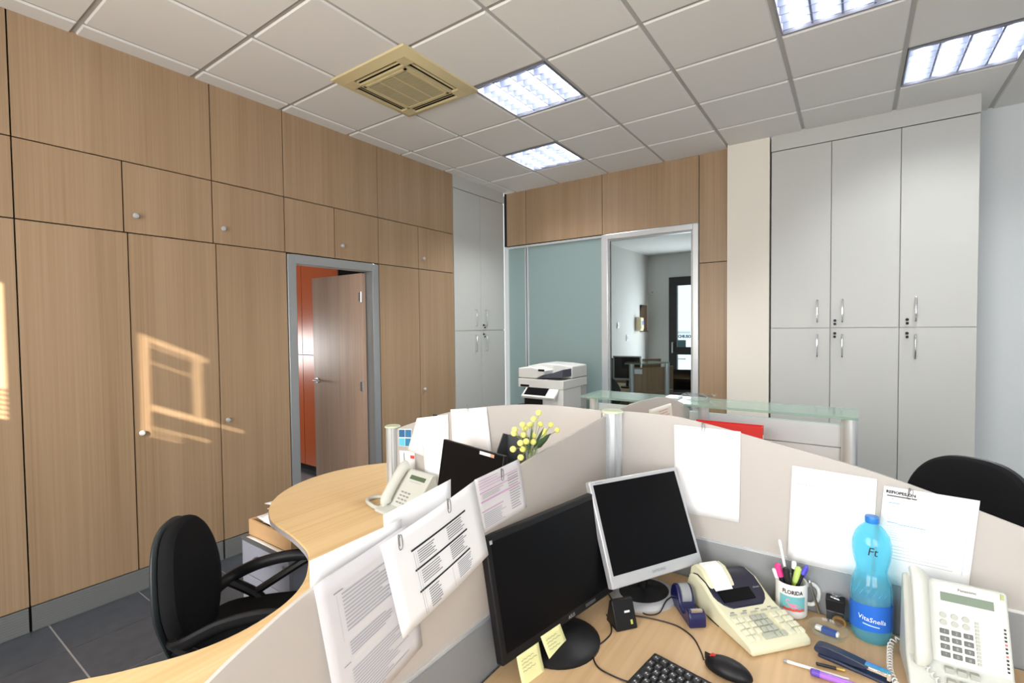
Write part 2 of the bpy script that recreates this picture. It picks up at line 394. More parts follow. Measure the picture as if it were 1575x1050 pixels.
tag(O('wall_behind_cabinets', G().box(-0.6, 0.735, 5.24, 5.3, 0, H + .05), WALLB), 'plain wall hidden behind the grey cabinets', 'wall', kind='structure')

# ---- rear wall (behind the viewer) with two windows and their blinds
rw = G()
YR = -1.6
wins = ((-2.25, -0.35), (0.25, 2.15)); ZS, ZT = 0.9, 2.87
rw.box(XL - .1, wins[0][0], YR - .12, YR, 0, H + .05).box(wins[0][1], wins[1][0], YR - .12, YR, 0, H + .05).box(wins[1][1], 2.7, YR - .12, YR, 0, H + .05)
for a, b in wins: rw.box(a, b, YR - .12, YR, 0, ZS).box(a, b, YR - .12, YR, ZT, H + .05)
tag(O('wall_rear', rw, PLAST), 'white plaster wall with two windows behind the desks', 'wall', kind='structure')
for n, (a, b) in enumerate(wins):
    w = S('window_%d' % (n + 2), ('left' if n == 0 else 'right') + ' white framed rear window with horizontal blinds', 'window')
    g = G()
    for x0, x1, z0, z1 in ((a, a + .05, ZS, ZT), (b - .05, b, ZS, ZT), (a, b, ZS, ZS + .05), (a, b, ZT - .02, ZT)): g.box(x0, x1, YR - .09, YR - .04, z0, z1)
    O('window_frame', g, WHITEP, w)
    O('window_sill', G().box(a - .03, b + .03, YR - .03, YR + .12, ZS - .03, ZS), WHITEP, w)
    if n == 0:
        # unseen blind; its openings are shaped to cast the sun patches on the left wall
        def openings(z):
            r = []
            if 2.14 < z < 2.87 and (z > 2.30 or int(z / .0125) % 2): r.append((-2.2, -1.705 - max(0, z - 2.82) * 2.5, 1.0))
            if 2.21 < z < 2.86: r.append((-1.238, -1.192, .36))
            if 2.41 < z < 2.864: r.append((-1.0, -.952, .27))
            if 2.79 < z < 2.82: r.append((-1.192, -.92, .34))
            if 2.762 < z < 2.775 or 2.655 < z < 2.668: r.append((-1.192, -1.0, .24))
            if 2.372 < z < 2.415: r.append((-1.192, -.74 if 2.385 < z < 2.40 else -.9, .40))
            if 2.26 < z < 2.278: r.append((-1.192, -.92, .34))
            if 2.215 < z < 2.228 or 2.24 < z < 2.253: r.append((-1.192, -1.06, .24))
            return sorted(r)
        bl = G(); z = ZS + .06; dz = .0125
        while z < ZT:
            x = a + .005
            for x0, x1, f in openings(z + dz / 2):
                if x0 > x + .001: bl.box(x, x0, YR - .03, YR - .028, z, z + dz)
                if f < 1: bl.box(max(x, x0), x1, YR - .03, YR - .028, z, z + dz * (1 - f))
                x = max(x, x1)
            bl.box(x, b - .05, YR - .03, YR - .028, z, z + dz)
            z += dz
        bo = O('blind_slats', bl, WHITEP, w); bo['kind'] = 'stuff'
    else:
        for k in range(47):
            z = .92 + k * .042
            O('blind_slat', G().obox((0, YR - .025, z), (1, 0, 0), (0, .35, .937), (0, -.937, .35), a, b, -.002, .046, -.0007, .0007), WHITEP, w)  # unseen slats, closed and overlapped to keep the sun off the desks
# ---- side room seen through the open door
tag(O('floor_side_room', G().box(-7.2, XL - .6, -1.6, 3.7, -.06, 0).box(XL - .6, XL - .05, 2.0, 2.95, -.003, .0005), SLATE), 'dark floor of the side room beyond the open door', 'floor', kind='structure')
tag(O('wall_side_room', G().box(-7.3, -7.2, -1.6, .9, 0, 3).box(-7.3, -7.2, 2.6, 3.7, 0, 3).box(-7.3, -7.2, .9, 2.6, 0, .95).box(-7.3, -7.2, .9, 2.6, 1.55, 3).box(-7.3, -4.1, 3.6, 3.7, 0, 3).box(-7.3, XL - .1, -1.7, -1.6, 0, 3)
      .box(XL - .16, XL - .1, -1.6, 2.03, 0, 3).box(XL - .16, XL - .1, 2.9, 3.7, 0, 3), PLAST), 'plain white walls of the side room beyond the open door', 'wall', kind='structure')
tag(O('ceiling_side_room', G().box(-7.3, XL - .1, -1.7, 3.7, 3.0, 3.1), PLAST), 'plain ceiling of the side room beyond the open door', 'ceiling', kind='structure')
ORANGE = M('glossy_orange_laminate', (0.62, 0.13, 0.035), 0.26, spec=0.6)
oc = T('orange_cupboard', 'tall glossy orange cupboard inside the room past the open door', 'cupboard', (-5.1, 3.06, 0))
O('carcass', G().box(-.75, .75, .02, .5, 0, 2.32), SEAM, oc)
for x0, x1 in ((-.75, -.33), (-.33, .105), (.105, .75)):
    for z0, z1 in ((.06, 1.285), (1.285, 2.32)):
        O('door_panel', G().box(x0 + .004, x1 - .004, 0, .02, z0 + .004, z1 - .004), ORANGE, oc)

# ---- reception room seen through the glass door
tag(O('floor_reception', G().box(XL - .1, -.96, YB + .1, 5.32, -.06, 0).box(XL - .1, 1.2, 5.32, 9.9, -.06, 0), SLATE), 'dark floor of the reception room behind the glass door', 'floor', kind='structure')
tag(O('wall_reception', G().box(XL - .1, XL, 4.96, 9.9, 0, 3.2).box(1.1, 1.2, 5.32, 9.9, 0, 3.2).box(XL, -3.06, 9.9, 10, 0, 3.2).box(-1.9, 1.2, 9.9, 10, 0, 3.2).box(-3.06, -1.9, 9.9, 10, 2.53, 3.2), PLAST),
    'white walls of the reception room behind the glass door', 'wall', kind='structure')
tag(O('ceiling_reception', G().box(XL - .1, -.96, YB + .1, 5.32, 3.0, 3.1).box(XL - .1, 1.2, 5.32, 10, 3.0, 3.1), TILEC), 'white ceiling of the reception room behind the glass door', 'ceiling', kind='structure')
d3 = S('door_3', 'black framed glass entrance door with closed notice in reception', 'door')
DARKF = M('black_door_frame', (0.016, 0.016, 0.018), 0.4)
g = G().box(-3.06, -2.90, 9.86, 9.94, 0, 2.53).box(-2.06, -1.9, 9.86, 9.94, 0, 2.53).box(-2.9, -2.06, 9.86, 9.94, 2.36, 2.53).box(-2.9, -2.06, 9.86, 9.94, 0.0, .42).box(-2.9, -2.06, 9.86, 9.94, .98, 1.13)
O('door_frame', g, DARKF, d3)
O('glass_pane', G().box(-2.9, -2.06, 9.895, 9.905, 1.13, 2.36), CLEAR, d3)
O('glass_pane', G().box(-2.9, -2.06, 9.895, 9.905, .42, .98), CLEAR, d3)
O('door_handle', G().tube([(-2.97, 9.86, 1.02), (-2.97, 9.80, 1.02), (-2.97, 9.80, 1.22), (-2.97, 9.86, 1.22)], .018), STEEL, d3)
nb = O('notice', G().box(-2.895, -2.73, 9.878, 9.882, 1.13, 1.27), M('teal_print', (0.12, 0.24, 0.26), .8), d3)
lettering('CHIUSO', .080, M('blue_lettering', (0.03, 0.08, 0.22), .7), d3, lambda x, y: (-2.757 + x, 9.885, 1.340 + y), sx=.86, bold=.0045)
g = G()
for k in range(9): g.box(-2.885 + k * .027, -2.865 + k * .027, 9.884, 9.886, 1.405, 1.42).box(-2.88 + k * .027, -2.863 + k * .027, 9.884, 9.886, 1.43, 1.443)
O('small_lettering', g, INKB, d3)
g = G()
for k in range(6): g.box(-2.88 + k * .025, -2.862 + k * .025, 9.884, 9.886, .88, .905)
O('small_lettering', g, INKL, d3)
# ================================================================== CEILING FITTINGS
BEIGE = M('aged_beige_plastic', (0.66, 0.56, 0.32), 0.5)
BEIGED = M('beige_grille', (0.44, 0.39, 0.24), 0.6)
cx, cy = GX + 2.5 * TX, GY + 2.5 * TY
ac = T('air_conditioner', 'yellowed square air conditioning cassette in the ceiling', 'air conditioner', (cx, cy, H))
h = 0.345
def frustum(g, a, za, b, zb):
    P = lambda s, z: [(-s, -s, z), (s, -s, z), (s, s, z), (-s, s, z)]
    g.add(P(a, za) + P(b, zb), [(i, (i + 1) % 4, 4 + (i + 1) % 4, 4 + i) for i in range(4)])
g = G()
frustum(g, h, 0.002, h - .004, -.010); frustum(g, h - .004, -.010, h - .06, -.030)
def side_boxes(g, rects, z0, z1):
    for k in range(4):
        c, s = math.cos(k * PI / 2), math.sin(k * PI / 2); R = lambda x, y: (x * c - y * s, x * s + y * c)
        for x0, x1, y0, y1 in rects:
            q = [R(x0, y0), R(x1, y0), R(x1, y1), R(x0, y1)]
            g.add([(*v, z0) for v in q] + [(*v, z1) for v in q], [(0, 3, 2, 1), (4, 5, 6, 7), (0, 1, 5, 4), (1, 2, 6, 5), (2, 3, 7, 6), (3, 0, 4, 7)])
side_boxes(g, ((-.285, -.205, -.285, -.205), (-.206, .206, -.286, -.278), (-.206, .206, -.218, -.198)), -.030, -.016)
O('panel', g, BEIGE, ac)
O('body', G().box(-.29, .29, -.29, .29, -.010, .14), SEAM, ac)
for k in range(4):
    v = O('air_flap', G().obox((0, -.25, -.020), (1, 0, 0), (0, .8, -.6), (0, .6, .8), -.2, .2, -.006, .006, -.001, .0012), BEIGE, ac)
    v.rotation_euler = (0, 0, k * PI / 2); v.location = (0, 0, 0)
gr = O('intake_grille', G().box(-.197, .197, -.197, .197, -.0315, -.020), BEIGED, ac)
lg = G()
for k in range(26): lg.box(-.185, .185, -.186 + k * .0146, -.186 + k * .0146 + .006, -.034, -.031)
O('grille_slats', lg, BEIGED, gr)
O('grille_bars', G().box(-.197, -.180, -.197, .197, -.0365, -.031).box(.180, .197, -.197, .197, -.0365, -.031).box(-.197, .197, -.197, -.180, -.0365, -.031).box(-.197, .197, .180, .197, -.0365, -.031)
  .box(-.066, -.059, -.197, .197, -.036, -.031).box(.059, .066, -.197, .197, -.036, -.031), BEIGE, gr)

LOUV = M('mirror_louvre', (0.20, 0.22, 0.29), 0.3, 0.7)
TUBE = M('lit_fluorescent_tube', (1, 1, 1), 0.5, emit=(0.93, 0.96, 1.0), es=7.0)
HOUS = M('mirror_lamp_reflector', (0.30, 0.31, 0.36), 0.3, 0.5)
lampn = {(3, 3): 'beside the air conditioner', (2, 5): 'farthest back near the wood panels', (6, 3): 'cut by the top edge above the desks', (7, 5): 'nearest the grey cabinets at right'}
proto = None
for (i, j), where in lampn.items():
    lx, ly = GX + (i + .5) * TX, GY + (j + .5) * TY
    t = T('ceiling_light', 'lit square louvred ceiling light ' + where, 'ceiling light', (lx, ly, H), group='recessed louvred ceiling lights')
    if proto is None:
        hx, hy = .285, .279
        a = O('housing', G().box(-hx, hx, -hy, hy, .115, .13).box(-hx, -hx + .008, -hy, hy, .0, .115).box(hx - .008, hx, -hy, hy, .0, .115).box(-hx, hx, -hy, -hy + .008, .0, .115).box(-hx, hx, hy - .008, hy, .0, .115), HOUS, t)
        parts = [a]
        for k in range(4): parts.append(O('tube', G().cyl((-.205 + k * .1367, -.26, .088), (-.205 + k * .1367, .26, .088), .012, n=12), TUBE, t))
        for k in range(3): parts.append(O('reflector_ridge', G().add([(-.137 + k * .137 - .005, -.27, .012), (-.137 + k * .137 + .005, -.27, .012), (-.137 + k * .137, -.27, .06), (-.137 + k * .137 - .005, .27, .012), (-.137 + k * .137 + .005, .27, .012), (-.137 + k * .137, .27, .06)], [(0, 1, 4, 3), (1, 2, 5, 4), (2, 0, 3, 5), (0, 2, 1), (3, 4, 5)]), LOUV, t))
        for k in range(7): parts.append(O('louvre_blade', G().box(-.277, .277, -.243 + k * .081 - .002, -.243 + k * .081 + .002, .008, .055), LOUV, t))
        proto = parts
    else:
        for p in proto:
            c = p.copy(); COL.objects.link(c); c.parent = t
    for k in range(4):      # each tube's own light
        L_ = light('tube_light', 'AREA', 8.5, (0.97, 0.98, 1.0), (-.205 + k * .1367, 0, .074), (0, 0, -1), (.026, .52), 170); L_.parent = t

# ================================================================== GREY CABINETS
hm = mesh('handle', G().tube([(0, 0, -.09), (0, -.028, -.09), (0, -.03, -.08), (0, -.03, .08), (0, -.028, .09), (0, 0, .09)], .0055, 8), CHROME)
lm_ = G().cyl((0, 0, 0), (0, -.008, 0), .011, n=14)
lm_.box(-.006, .006, -.03, -.006, -.0025, .0025).cyl((0, -.02, -.022), (0, -.026, -.034), .009, n=10)
lkm = mesh('lock', lm_, BLACK)
def cabinet(label, loc, rotz, seams, handles, locks, depth, zmid=1.533, ztop=3.06, sideh=H + .018):
    t = T('tall_cabinet', label, 'cabinet', loc, rotz, 'light grey tall cabinets')
    x0, x1 = seams[0], seams[-1]
    O('body', G().box(x0, x1, .021, depth, .06, ztop), CABG, t)
    O('plinth', G().box(x0, x1, .03, depth, 0, .058), GREYP, t)
    O('filler_board', G().box(x0, x1, -.004, depth, ztop + .004, sideh), CABG, t)
    for k in range(len(seams) - 1):
        a, b = seams[k] + .0025, seams[k + 1] - .0025
        for z0, z1, hz in ((.065, zmid, zmid - .145), (zmid, ztop, zmid + .14)):
            d = O('cabinet_door', G().box(a, b, 0, .02, z0 + .0025, z1 - .0025), CABG, t, bevel=.0015)
            O('handle', hm, CHROME, d, loc=(handles[k], 0, hz))
            if k in locks: O('lock', lkm, BLACK, d, loc=(locks[k], 0, zmid + (.06 if z0 > 1 else -.045)))
    return t
cabinet('light grey double cabinet in the left corner next to the glass', (XL, 3.905, 0), PI / 2, (0, .455, .915), (.345, .53), {1: .495}, .5)
cabinet('wide two-door light grey cabinet beside the cream pillar', (-.6, 4.80, 0), 0, (0, .44, .886), (.35, .523), {1: .472}, .4)
cabinet('narrow single-door light grey cabinet beside the plain wall', (.286, 4.80, 0), 0, (0, .443), (.098,), {0: .048}, .4)

# ================================================================== SCREENS AND DESKS
PX, PY = -.73, 1.66
def post(x, y, ztop, label, zb=0.0):
    t = T('screen_post', label, 'post', (x, y, zb), 0, 'aluminium screen posts')
    pts = []
    for k in range(8):
        a0 = k * PI / 4 + PI / 8
        pts += [(.034 * math.cos(a0 - .22), .034 * math.sin(a0 - .22)), (.034 * math.cos(a0 + .22), .034 * math.sin(a0 + .22)), (.025 * math.cos(a0 + .28), .025 * math.sin(a0 + .28)), (.025 * math.cos(a0 + PI / 4 - .28), .025 * math.sin(a0 + PI / 4 - .28))]
    O('profile', G().prism(pts, (0, 0, 0), (1, 0, 0), (0, 1, 0), (0, 0, 1), .0, ztop - zb), ALU, t)
    ztop -= zb
    O('cap', G().lathe([(.039, ztop), (.040, ztop + .004), (.036, ztop + .009), (.0001, ztop + .010)], 20), M('translucent_green_cap', (.62, .68, .50), .3), t)
    O('foot', G().lathe([(.034 if zb else .09, 0), (.034 if zb else .09, .008), (.034, .02)], 24), ALUM, t)
    return t
post(PX + .016, PY - .018, 1.255, 'ribbed aluminium post where the four screens meet')
post(-1.92, PY, 1.065, 'short ribbed aluminium post on the round desk end', .731)
def screen(label, o, u, curve, z0=.866, lowz=.36):
    """curve: (distance along u, height) of the top edge"""
    u = Vector(u); n = Vector((u.y, -u.x, 0))
    t = T('desk_screen', label, 'screen', (*o, 0), 0, 'frosted desk screens')
    top = [(p.x, p.y) for p in bez([(a, b, 0) for a, b in curve], 6)]
    poly = [(top[0][0], z0)] + top + [(top[-1][0], z0)]
    O('frosted_panel', G().prism(poly, (0, 0, 0), u, (0, 0, 1), n, -.004, .004), FROSTS, t)
    s0, s1 = top[0][0], top[-1][0]
    O('edge_strip', G().obox((0, 0, 0), u, (0, 0, 1), n, s0, s1, z0 - .006, z0 + .002, -.008, .008), ALU, t)
    O('lower_panel', G().obox((0, 0, 0), u, (0, 0, 1), n, s0, s1, lowz, z0 - .006, -.012, .012), SCRGREY, t)
    return t
sA = screen('frosted desk screen hung with clipped paper lists', (PX, PY), (0, -1, 0), [(.034, 1.243), (.08, 1.242), (.3, 1.227), (.5, 1.209), (.66, 1.192), (.85, 1.178), (1.06, 1.16), (1.2, 1.142), (1.3, 1.11), (1.37, 1.08), (1.46, 1.03)])
sB = screen('frosted desk screen right of the main post with three posted sheets', (PX, PY), (1, 0, 0), [(.034, 1.26), (.12, 1.262), (.24, 1.259), (.365, 1.241), (.5, 1.215), (.62, 1.192), (.745, 1.167), (.86, 1.137), (.96, 1.106), (1.078, 1.068)])
sC = screen('frosted desk screen between the main post and short post', (PX, PY), (-1, 0, 0), [(.034, 1.255), (.1, 1.256), (.22, 1.257), (.4, 1.247), (.61, 1.218), (.8, 1.178), (.96, 1.130), (1.1, 1.082), (1.155, 1.06)], lowz=.735)
sD = screen('frosted desk screen running back to the glass counter', (PX, PY), (0, 1, 0), [(.034, 1.25), (.12, 1.253), (.24, 1.254), (.42, 1.247), (.6, 1.233), (.85, 1.18), (1.0, 1.13), (1.04, 1.113)], z0=.866)

def desk(label, poly, mat, legs):
    t = T('desk', label, 'desk', (0, 0, 0), 0, 'wave shaped office desks')
    O('desktop', G().prism(poly, (0, 0, 0), (1, 0, 0), (0, 1, 0), (0, 0, 1), .702, .730), mat, t, bevel=.004)
    pts = [Vector(q) for q in poly]; k = len(pts); eb = G()
    for i in range(k):
        a, b = pts[i], pts[(i + 1) % k]; d = (b - a)
        if d.length < 1e-5: continue
        n_ = Vector((d.y, -d.x)).normalized() * (1 if sum(pts[j].x * pts[(j + 1) % k].y - pts[(j + 1) % k].x * pts[j].y for j in range(k)) > 0 else -1) * .0012
        eb.add([(a.x + n_.x, a.y + n_.y, .706), (b.x + n_.x, b.y + n_.y, .706), (b.x + n_.x, b.y + n_.y, .7255), (a.x + n_.x, a.y + n_.y, .7255)], [(0, 1, 2, 3)])
    O('edge_band', eb, M('grey_lilac_edging', (.42, .40, .42), .5), t)
    for x, y in legs:
        l = O('leg', G().cyl((x, y, .01), (x, y, .702), .03, n=20), ALUM, t)
        O('leg_foot', G().lathe([(.16, 0), (.16, .008), (.05, .02), (.03, .03)], 24, (x, y, 0)), ALUM, l)
    return t
lob = [(-1.95 + .555 * math.cos(math.radians(a)), 1.655 + .555 * math.sin(math.radians(a))) for a in range(52, 250, 6)]
wave = [(p.x, p.y) for p in bez([(-2.13, 1.125, 0), (-2.02, 1.097, 0), (-1.858, 1.073, 0), (-1.70, 1.034, 0), (-1.617, .993, 0), (-1.50, .905, 0), (-1.425, .798, 0), (-1.392, .664, 0), (-1.407, .537, 0), (-1.475, .40, 0), (-1.54, .30, 0), (-1.60, .12, 0), (-1.56, -.1, 0)], 5)]
dl = desk('light wood wave desk with rounded end left of the screens', lob + wave[1:] + [(-.748, -.1), (-.748, 1.642), (-1.6, 1.642)], WOODD, ((-2.05, 1.62), (-1.1, .15)))
near = [(p.x, p.y) for p in bez([(-.3, .02, 0), (-.1, .22, 0), (-.02, .5, 0), (.08, .8, 0), (.3, .98, 0), (.6, 1.05, 0), (.85, 1.12, 0), (.95, 1.35, 0), (.9, 1.642, 0)], 5)]
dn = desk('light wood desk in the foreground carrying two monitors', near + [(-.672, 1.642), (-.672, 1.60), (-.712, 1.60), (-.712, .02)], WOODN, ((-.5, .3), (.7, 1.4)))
desk('light wood desk behind the frosted screen at the back left', [(-1.55, 1.678), (-.748, 1.678), (-.748, 2.66), (-1.25, 2.62), (-1.38, 2.3), (-1.4, 2.1), (-1.5, 2.0)], WOODD, ((-1.2, 2.45),))
desk('light wood desk behind the right frosted screen', [(-.712, 1.678), (.33, 1.678), (.30, 2.0), (.05, 2.3), (-.0, 2.66), (-.712, 2.66)], WOODD, ((.15, 1.9),))

# reception counter with glass shelf behind the back desks
ct = T('reception_counter', 'grey reception counter with green glass shelf on steel posts', 'counter', (0, 2.74, 0))
O('glass_shelf', G().box(-1.33, .02, -.155, .125, 1.145, 1.157), GLASSG, ct)
O('front_panel', G().box(-1.30, -.03, -.01, .015, .04, .985), M('pale_grey_laminate', (.70, .71, .75), .4), ct)
O('front_panel', G().box(-1.30, -.03, -.012, .017, .99, 1.095), M('pale_grey_laminate'), ct)
for x in (-1.30, -.655, -.012):
    p = O('steel_post', G().cyl((x, -.03, 0), (x, -.03, 1.143), .026 if x < -.1 else .032, n=20), ALU, ct)
    O('clamp', G().box(x - .045, x - .015, -.04, .0, 1.118, 1.144), STEEL, p)

# ================================================================== PEDESTAL, CHAIRS
PEDG = M('blue_grey_laminate', (.36, .38, .46), .45)
pd = T('drawer_pedestal', 'blue-grey three-drawer pedestal under the round desk end', 'drawer unit', (-2.27, 1.17, 0))
O('carcass', G().box(-.21, .21, .02, .5, .05, .53), PEDG, pd)
O('top', G().box(-.215, .215, -.002, .505, .53, .548), M('dark_grey_top', (.13, .135, .14), .5), pd)
for z0, z1 in ((.05, .205), (.21, .365), (.37, .525)):
    d = O('drawer', G().box(-.21, .21, 0, .02, z0, z1), PEDG, pd, bevel=.002)
    O('handle', G().tube([(-.06, 0, (z0 + z1) / 2 + .03), (-.06, -.022, (z0 + z1) / 2 + .03), (.06, -.022, (z0 + z1) / 2 + .03), (.06, 0, (z0 + z1) / 2 + .03)], .006), STEEL, d)
O('lock', G().cyl((.175, 0, .495), (.175, -.006, .495), .009), STEEL, pd)
for x, y in ((-.17, .06), (.17, .06), (-.17, .45), (.17, .45)): O('caster', G().cyl((x - .012, y, .025), (x + .012, y, .025), .025).cyl((x, y, .03), (x, y, .05), .008), BLACK, pd)
bxm = M('pale_wood_box', (.68, .43, .22), .55)
wbx = T('paper_tray', 'shallow wooden tray heaped with papers on the pedestal', 'tray', (-2.275, 1.148, .549))
g = G().box(-.19, .19, .05, .06, .004, .075).box(-.19, .19, .40, .41, .004, .075).box(-.19, -.18, .06, .40, .004, .075).box(.18, .19, .06, .40, .004, .075).box(-.19, .19, .05, .41, 0, .004)
O('tray_body', g, bxm, wbx)
for k in range(7):
    a = random.uniform(-.12, .12); z = .035 + k * .017
    s = O('paper', G().grid(lambda u, v: ((u - .5) * .29, (v - .5) * .21, .010 * math.sin(3 * u + k) + .008 * math.cos(4 * v + k)), 6, 5), PAPER, wbx, solid=.002)
    s.location = (random.uniform(-.03, .02), .20 + random.uniform(-.02, .02), z); s.rotation_euler = (0, 0, a)
tag(O('loose_paper', G().grid(lambda u, v: (-2.44 + .38 * u, 1.172 + .022 * v, .5495 + .0008 * math.sin(6 * u)), 8, 2), PAPER, solid=.0006), 'white sheet along the front edge of the pedestal', 'paper')

def backrest_mesh(w, h, t, taper):
    """rounded upholstered back: local x across, z up, front faces -y"""
    g = G(); n = 28; prof = []
    for k in range(n):
        a = 2 * PI * k / n; c, s = math.cos(a), math.sin(a)
        sx = math.copysign(abs(c) ** .72, c); sz = math.copysign(abs(s) ** .78, s)
        prof.append((sx * w / 2 * (1 - taper * max(0, -sz) - .16 * max(0, sz)), sz * h / 2))
    rings = [(.80, -t / 2), (.96, -t * .36), (1.0, 0), (.985, t * .30), (.9, t / 2)]
    for f, y in rings: g.v += [(x * f, y - .04 * (1 - (2 * z / h) ** 2) * .6 + .5 * x * x * -1.0 * (-.35), z * f) for x, z in prof]
    for r in range(len(rings) - 1): g.f += [(r * n + k, r * n + (k + 1) % n, (r + 1) * n + (k + 1) % n, (r + 1) * n + k) for k in range(n)]
    g.f += [tuple(range(n - 1, -1, -1)), tuple(range((len(rings) - 1) * n, len(rings) * n))]
    return g
def chair(label, loc, yaw, w, hb, zc, arms=True):
    """faces local -y"""
    t = T('office_chair', label, 'chair', loc, yaw, 'black office swivel chairs')
    b = O('backrest', backrest_mesh(w, hb, .07, .42), BLACKF, t, loc=(0, .235, zc), rot=(-.10, 0, 0), sub=1)
    O('back_shell', backrest_mesh(w * 1.02, hb * 1.01, .03, .42), M('grey_black_shell', (.018, .023, .025), .45), b, loc=(0, .035, 0), sub=1)
    O('seat', G().prism([(.24 * math.copysign(abs(math.cos(a)) ** .5, math.cos(a)), .235 * math.copysign(abs(math.sin(a)) ** .5, math.sin(a))) for a in [2 * PI * k / 28 for k in range(28)]], (0, 0, 0), (1, 0, 0), (0, 1, 0), (0, 0, 1), .41, .475), BLACKF, t, bevel=.022, seg=3)
    O('back_bar', G().tube([(0, .1, .395), (0, .24, .39), (0, .29, .43), (0, .30, zc)], .022, flat=.5), BLACK, t)
    O('gas_column', G().cyl((0, 0, .09), (0, 0, .41), .026), BLACK, t)
    for k in range(5):
        a = k * 2 * PI / 5 + .3; c, s = math.cos(a), math.sin(a)
        l = O('base_arm', G().tube([(0, 0, .11), (.15 * c, .15 * s, .095), (.30 * c, .30 * s, .068)], [.026, .022, .016]), BLACK, t)
        O('caster', G().cyl((.30 * c - .02 * s, .30 * s + .02 * c, .028), (.30 * c + .02 * s, .30 * s - .02 * c, .028), .028), BLACK, l)
    if arms:
        for sx in (-1, 1):
            x = sx * .218
            g = G().tube(bez([(x * .72, .225, .535), (x, .17, .565), (x, .06, .610), (x, -.06, .628), (x, -.15, .618)], 5), .023, 10, .75)
            g.tube(bez([(x, -.13, .612), (x, -.08, .585), (x, .05, .51), (x, .085, .49)], 4), .016, 8)
            g.tube(bez([(x, .19, .555), (x, .13, .52), (x, .07, .475), (x * .93, .03, .42), (x * .7, .02, .405), (x * .3, .02, .402)], 4), .020, 8)
            O('armrest', g, BLACK, t)
    return t
chair('black office chair with loop armrests pulled up to the wave desk', (-1.79, .905, 0), math.radians(137), .41, .53, .635)
chair('black office chair behind the right frosted screen', (.30, 2.62, 0), math.radians(-28), .47, .46, .755, True)
# ================================================================== COPIER
pr = T('photocopier', 'white photocopier with tilted touch panel and black side tray', 'photocopier', (-2.545, 4.10, 0))
PGREY = M('copier_grey_plastic', (.50, .50, .47), .45)
O('lower_body', G().box(-.255, .255, .03, .50, .02, .738), PGREY, pr, bevel=.006)
O('front_door', G().box(-.255, .255, .0, .03, .06, .42), WHITEP, pr, bevel=.004)
for z in (.42, .58): O('paper_drawer', G().box(-.255, .255, .0, .03, z + .004, z + .156), WHITEP, pr, bevel=.004)
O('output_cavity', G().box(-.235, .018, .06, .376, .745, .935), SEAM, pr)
O('right_pillar', G().box(.02, .2555, .0, .376, .74, .954), WHITEP, pr, bevel=.006)
O('rear_column', G().box(-.255, .255, .378, .50, .74, .954), PGREY, pr)
sc_ = O('scanner_unit', G().box(-.265, .262, -.01, .50, .955, 1.045), WHITEP, pr, bevel=.008)
O('scanner_slot', G().box(-.235, -.13, -.0115, -.006, .962, .985), BLACK, sc_)
fd = O('document_feeder', G().prism([(-.265, 1.05), (.262, 1.05), (.262, 1.17), (.10, 1.185), (-.10, 1.19), (-.265, 1.155)], (0, 0, 0), (1, 0, 0), (0, 0, 1), (0, 1, 0), .17, .50), WHITEP, pr, bevel=.01)
O('feeder_front', G().prism([(-.265, 1.05), (-.05, 1.05), (.04, 1.09), (.05, 1.135), (-.10, 1.165), (-.265, 1.15)], (0, 0, 0), (1, 0, 0), (0, 0, 1), (0, 1, 0), -.005, .18), WHITEP, fd, bevel=.01)
O('document_tray', G().add([(-.04, -.01, 1.055), (.255, -.01, 1.075), (.255, .18, 1.075), (-.04, .18, 1.055), (.03, -.01, 1.075), (.255, -.01, 1.150), (.255, .18, 1.150), (.03, .18, 1.075)], [(0, 3, 2, 1), (4, 5, 6, 7), (0, 1, 5, 4), (1, 2, 6, 5), (2, 3, 7, 6), (3, 0, 4, 7)]), M('dark_blue_grey', (.09, .10, .125), .5), fd)
O('feeder_mark', G().box(-.02, .05, -.012, -.006, 1.125, 1.145), BLACK, fd)
pn = O('control_panel', G().obox((.02, -.03, .925), (1, 0, 0), (0, .78, .62), (0, -.62, .78), -.19, .19, -.085, .085, -.02, .012), WHITEP, pr, bevel=.006)
O('touch_screen', G().obox((.02, -.03, .925), (1, 0, 0), (0, .78, .62), (0, -.62, .78), -.165, .085, -.062, .068, .012, .014), SCREEN, pn)
O('output_tray', G().prism([(-.34, .735), (.0, .70), (.0, .72), (-.34, .755)], (0, 0, 0), (1, 0, 0), (0, 0, 1), (0, 1, 0), -.03, .40), BLACK, pr)
O('bypass_tray', G().box(-.40, -.20, .0, .36, .64, .70), BLACK, pr, bevel=.004)
O('power_button', G().cyl((.235, 0, .745), (.235, -.008, .745), .012), SEAM, pr)

# ================================================================== RECEPTION ROOM THINGS
rc = T('front_desk', 'curved wood front desk with glass shelf beyond the glass door', 'counter', (0, 0, 0))
arc = [(p.x, p.y) for p in bez([(-2.30, 5.92, 0), (-2.15, 5.99, 0), (-2.01, 6.15, 0), (-1.93, 6.4, 0)], 6)]
def ribbon(g, pts, z0, z1, th):
    k = len(pts); vs = []
    for i, p in enumerate(pts):
        a = Vector(pts[max(0, i - 1)]); b = Vector(pts[min(k - 1, i + 1)]); d = (b - a).normalized(); n = Vector((-d.y, d.x)) * th
        vs += [(p[0], p[1], z0), (p[0], p[1], z1), (p[0] + n.x, p[1] + n.y, z1), (p[0] + n.x, p[1] + n.y, z0)]
    fs = []
    for i in range(k - 1): fs += [(4 * i + j, 4 * i + (j + 1) % 4, 4 * i + 4 + (j + 1) % 4, 4 * i + 4 + j) for j in range(4)]
    g.add(vs, fs + [(0, 1, 2, 3), (4 * k - 1, 4 * k - 2, 4 * k - 3, 4 * k - 4)]); return g
DKW = wood('counter_wood', (.24, .15, .085), (.31, .20, .115), (.37, .245, .15), 'z', .4)
O('front_panel', ribbon(G(), arc, .03, .73, .02), DKW, rc)
O('front_panel', ribbon(G(), arc, .735, 1.035, .02), DKW, rc)
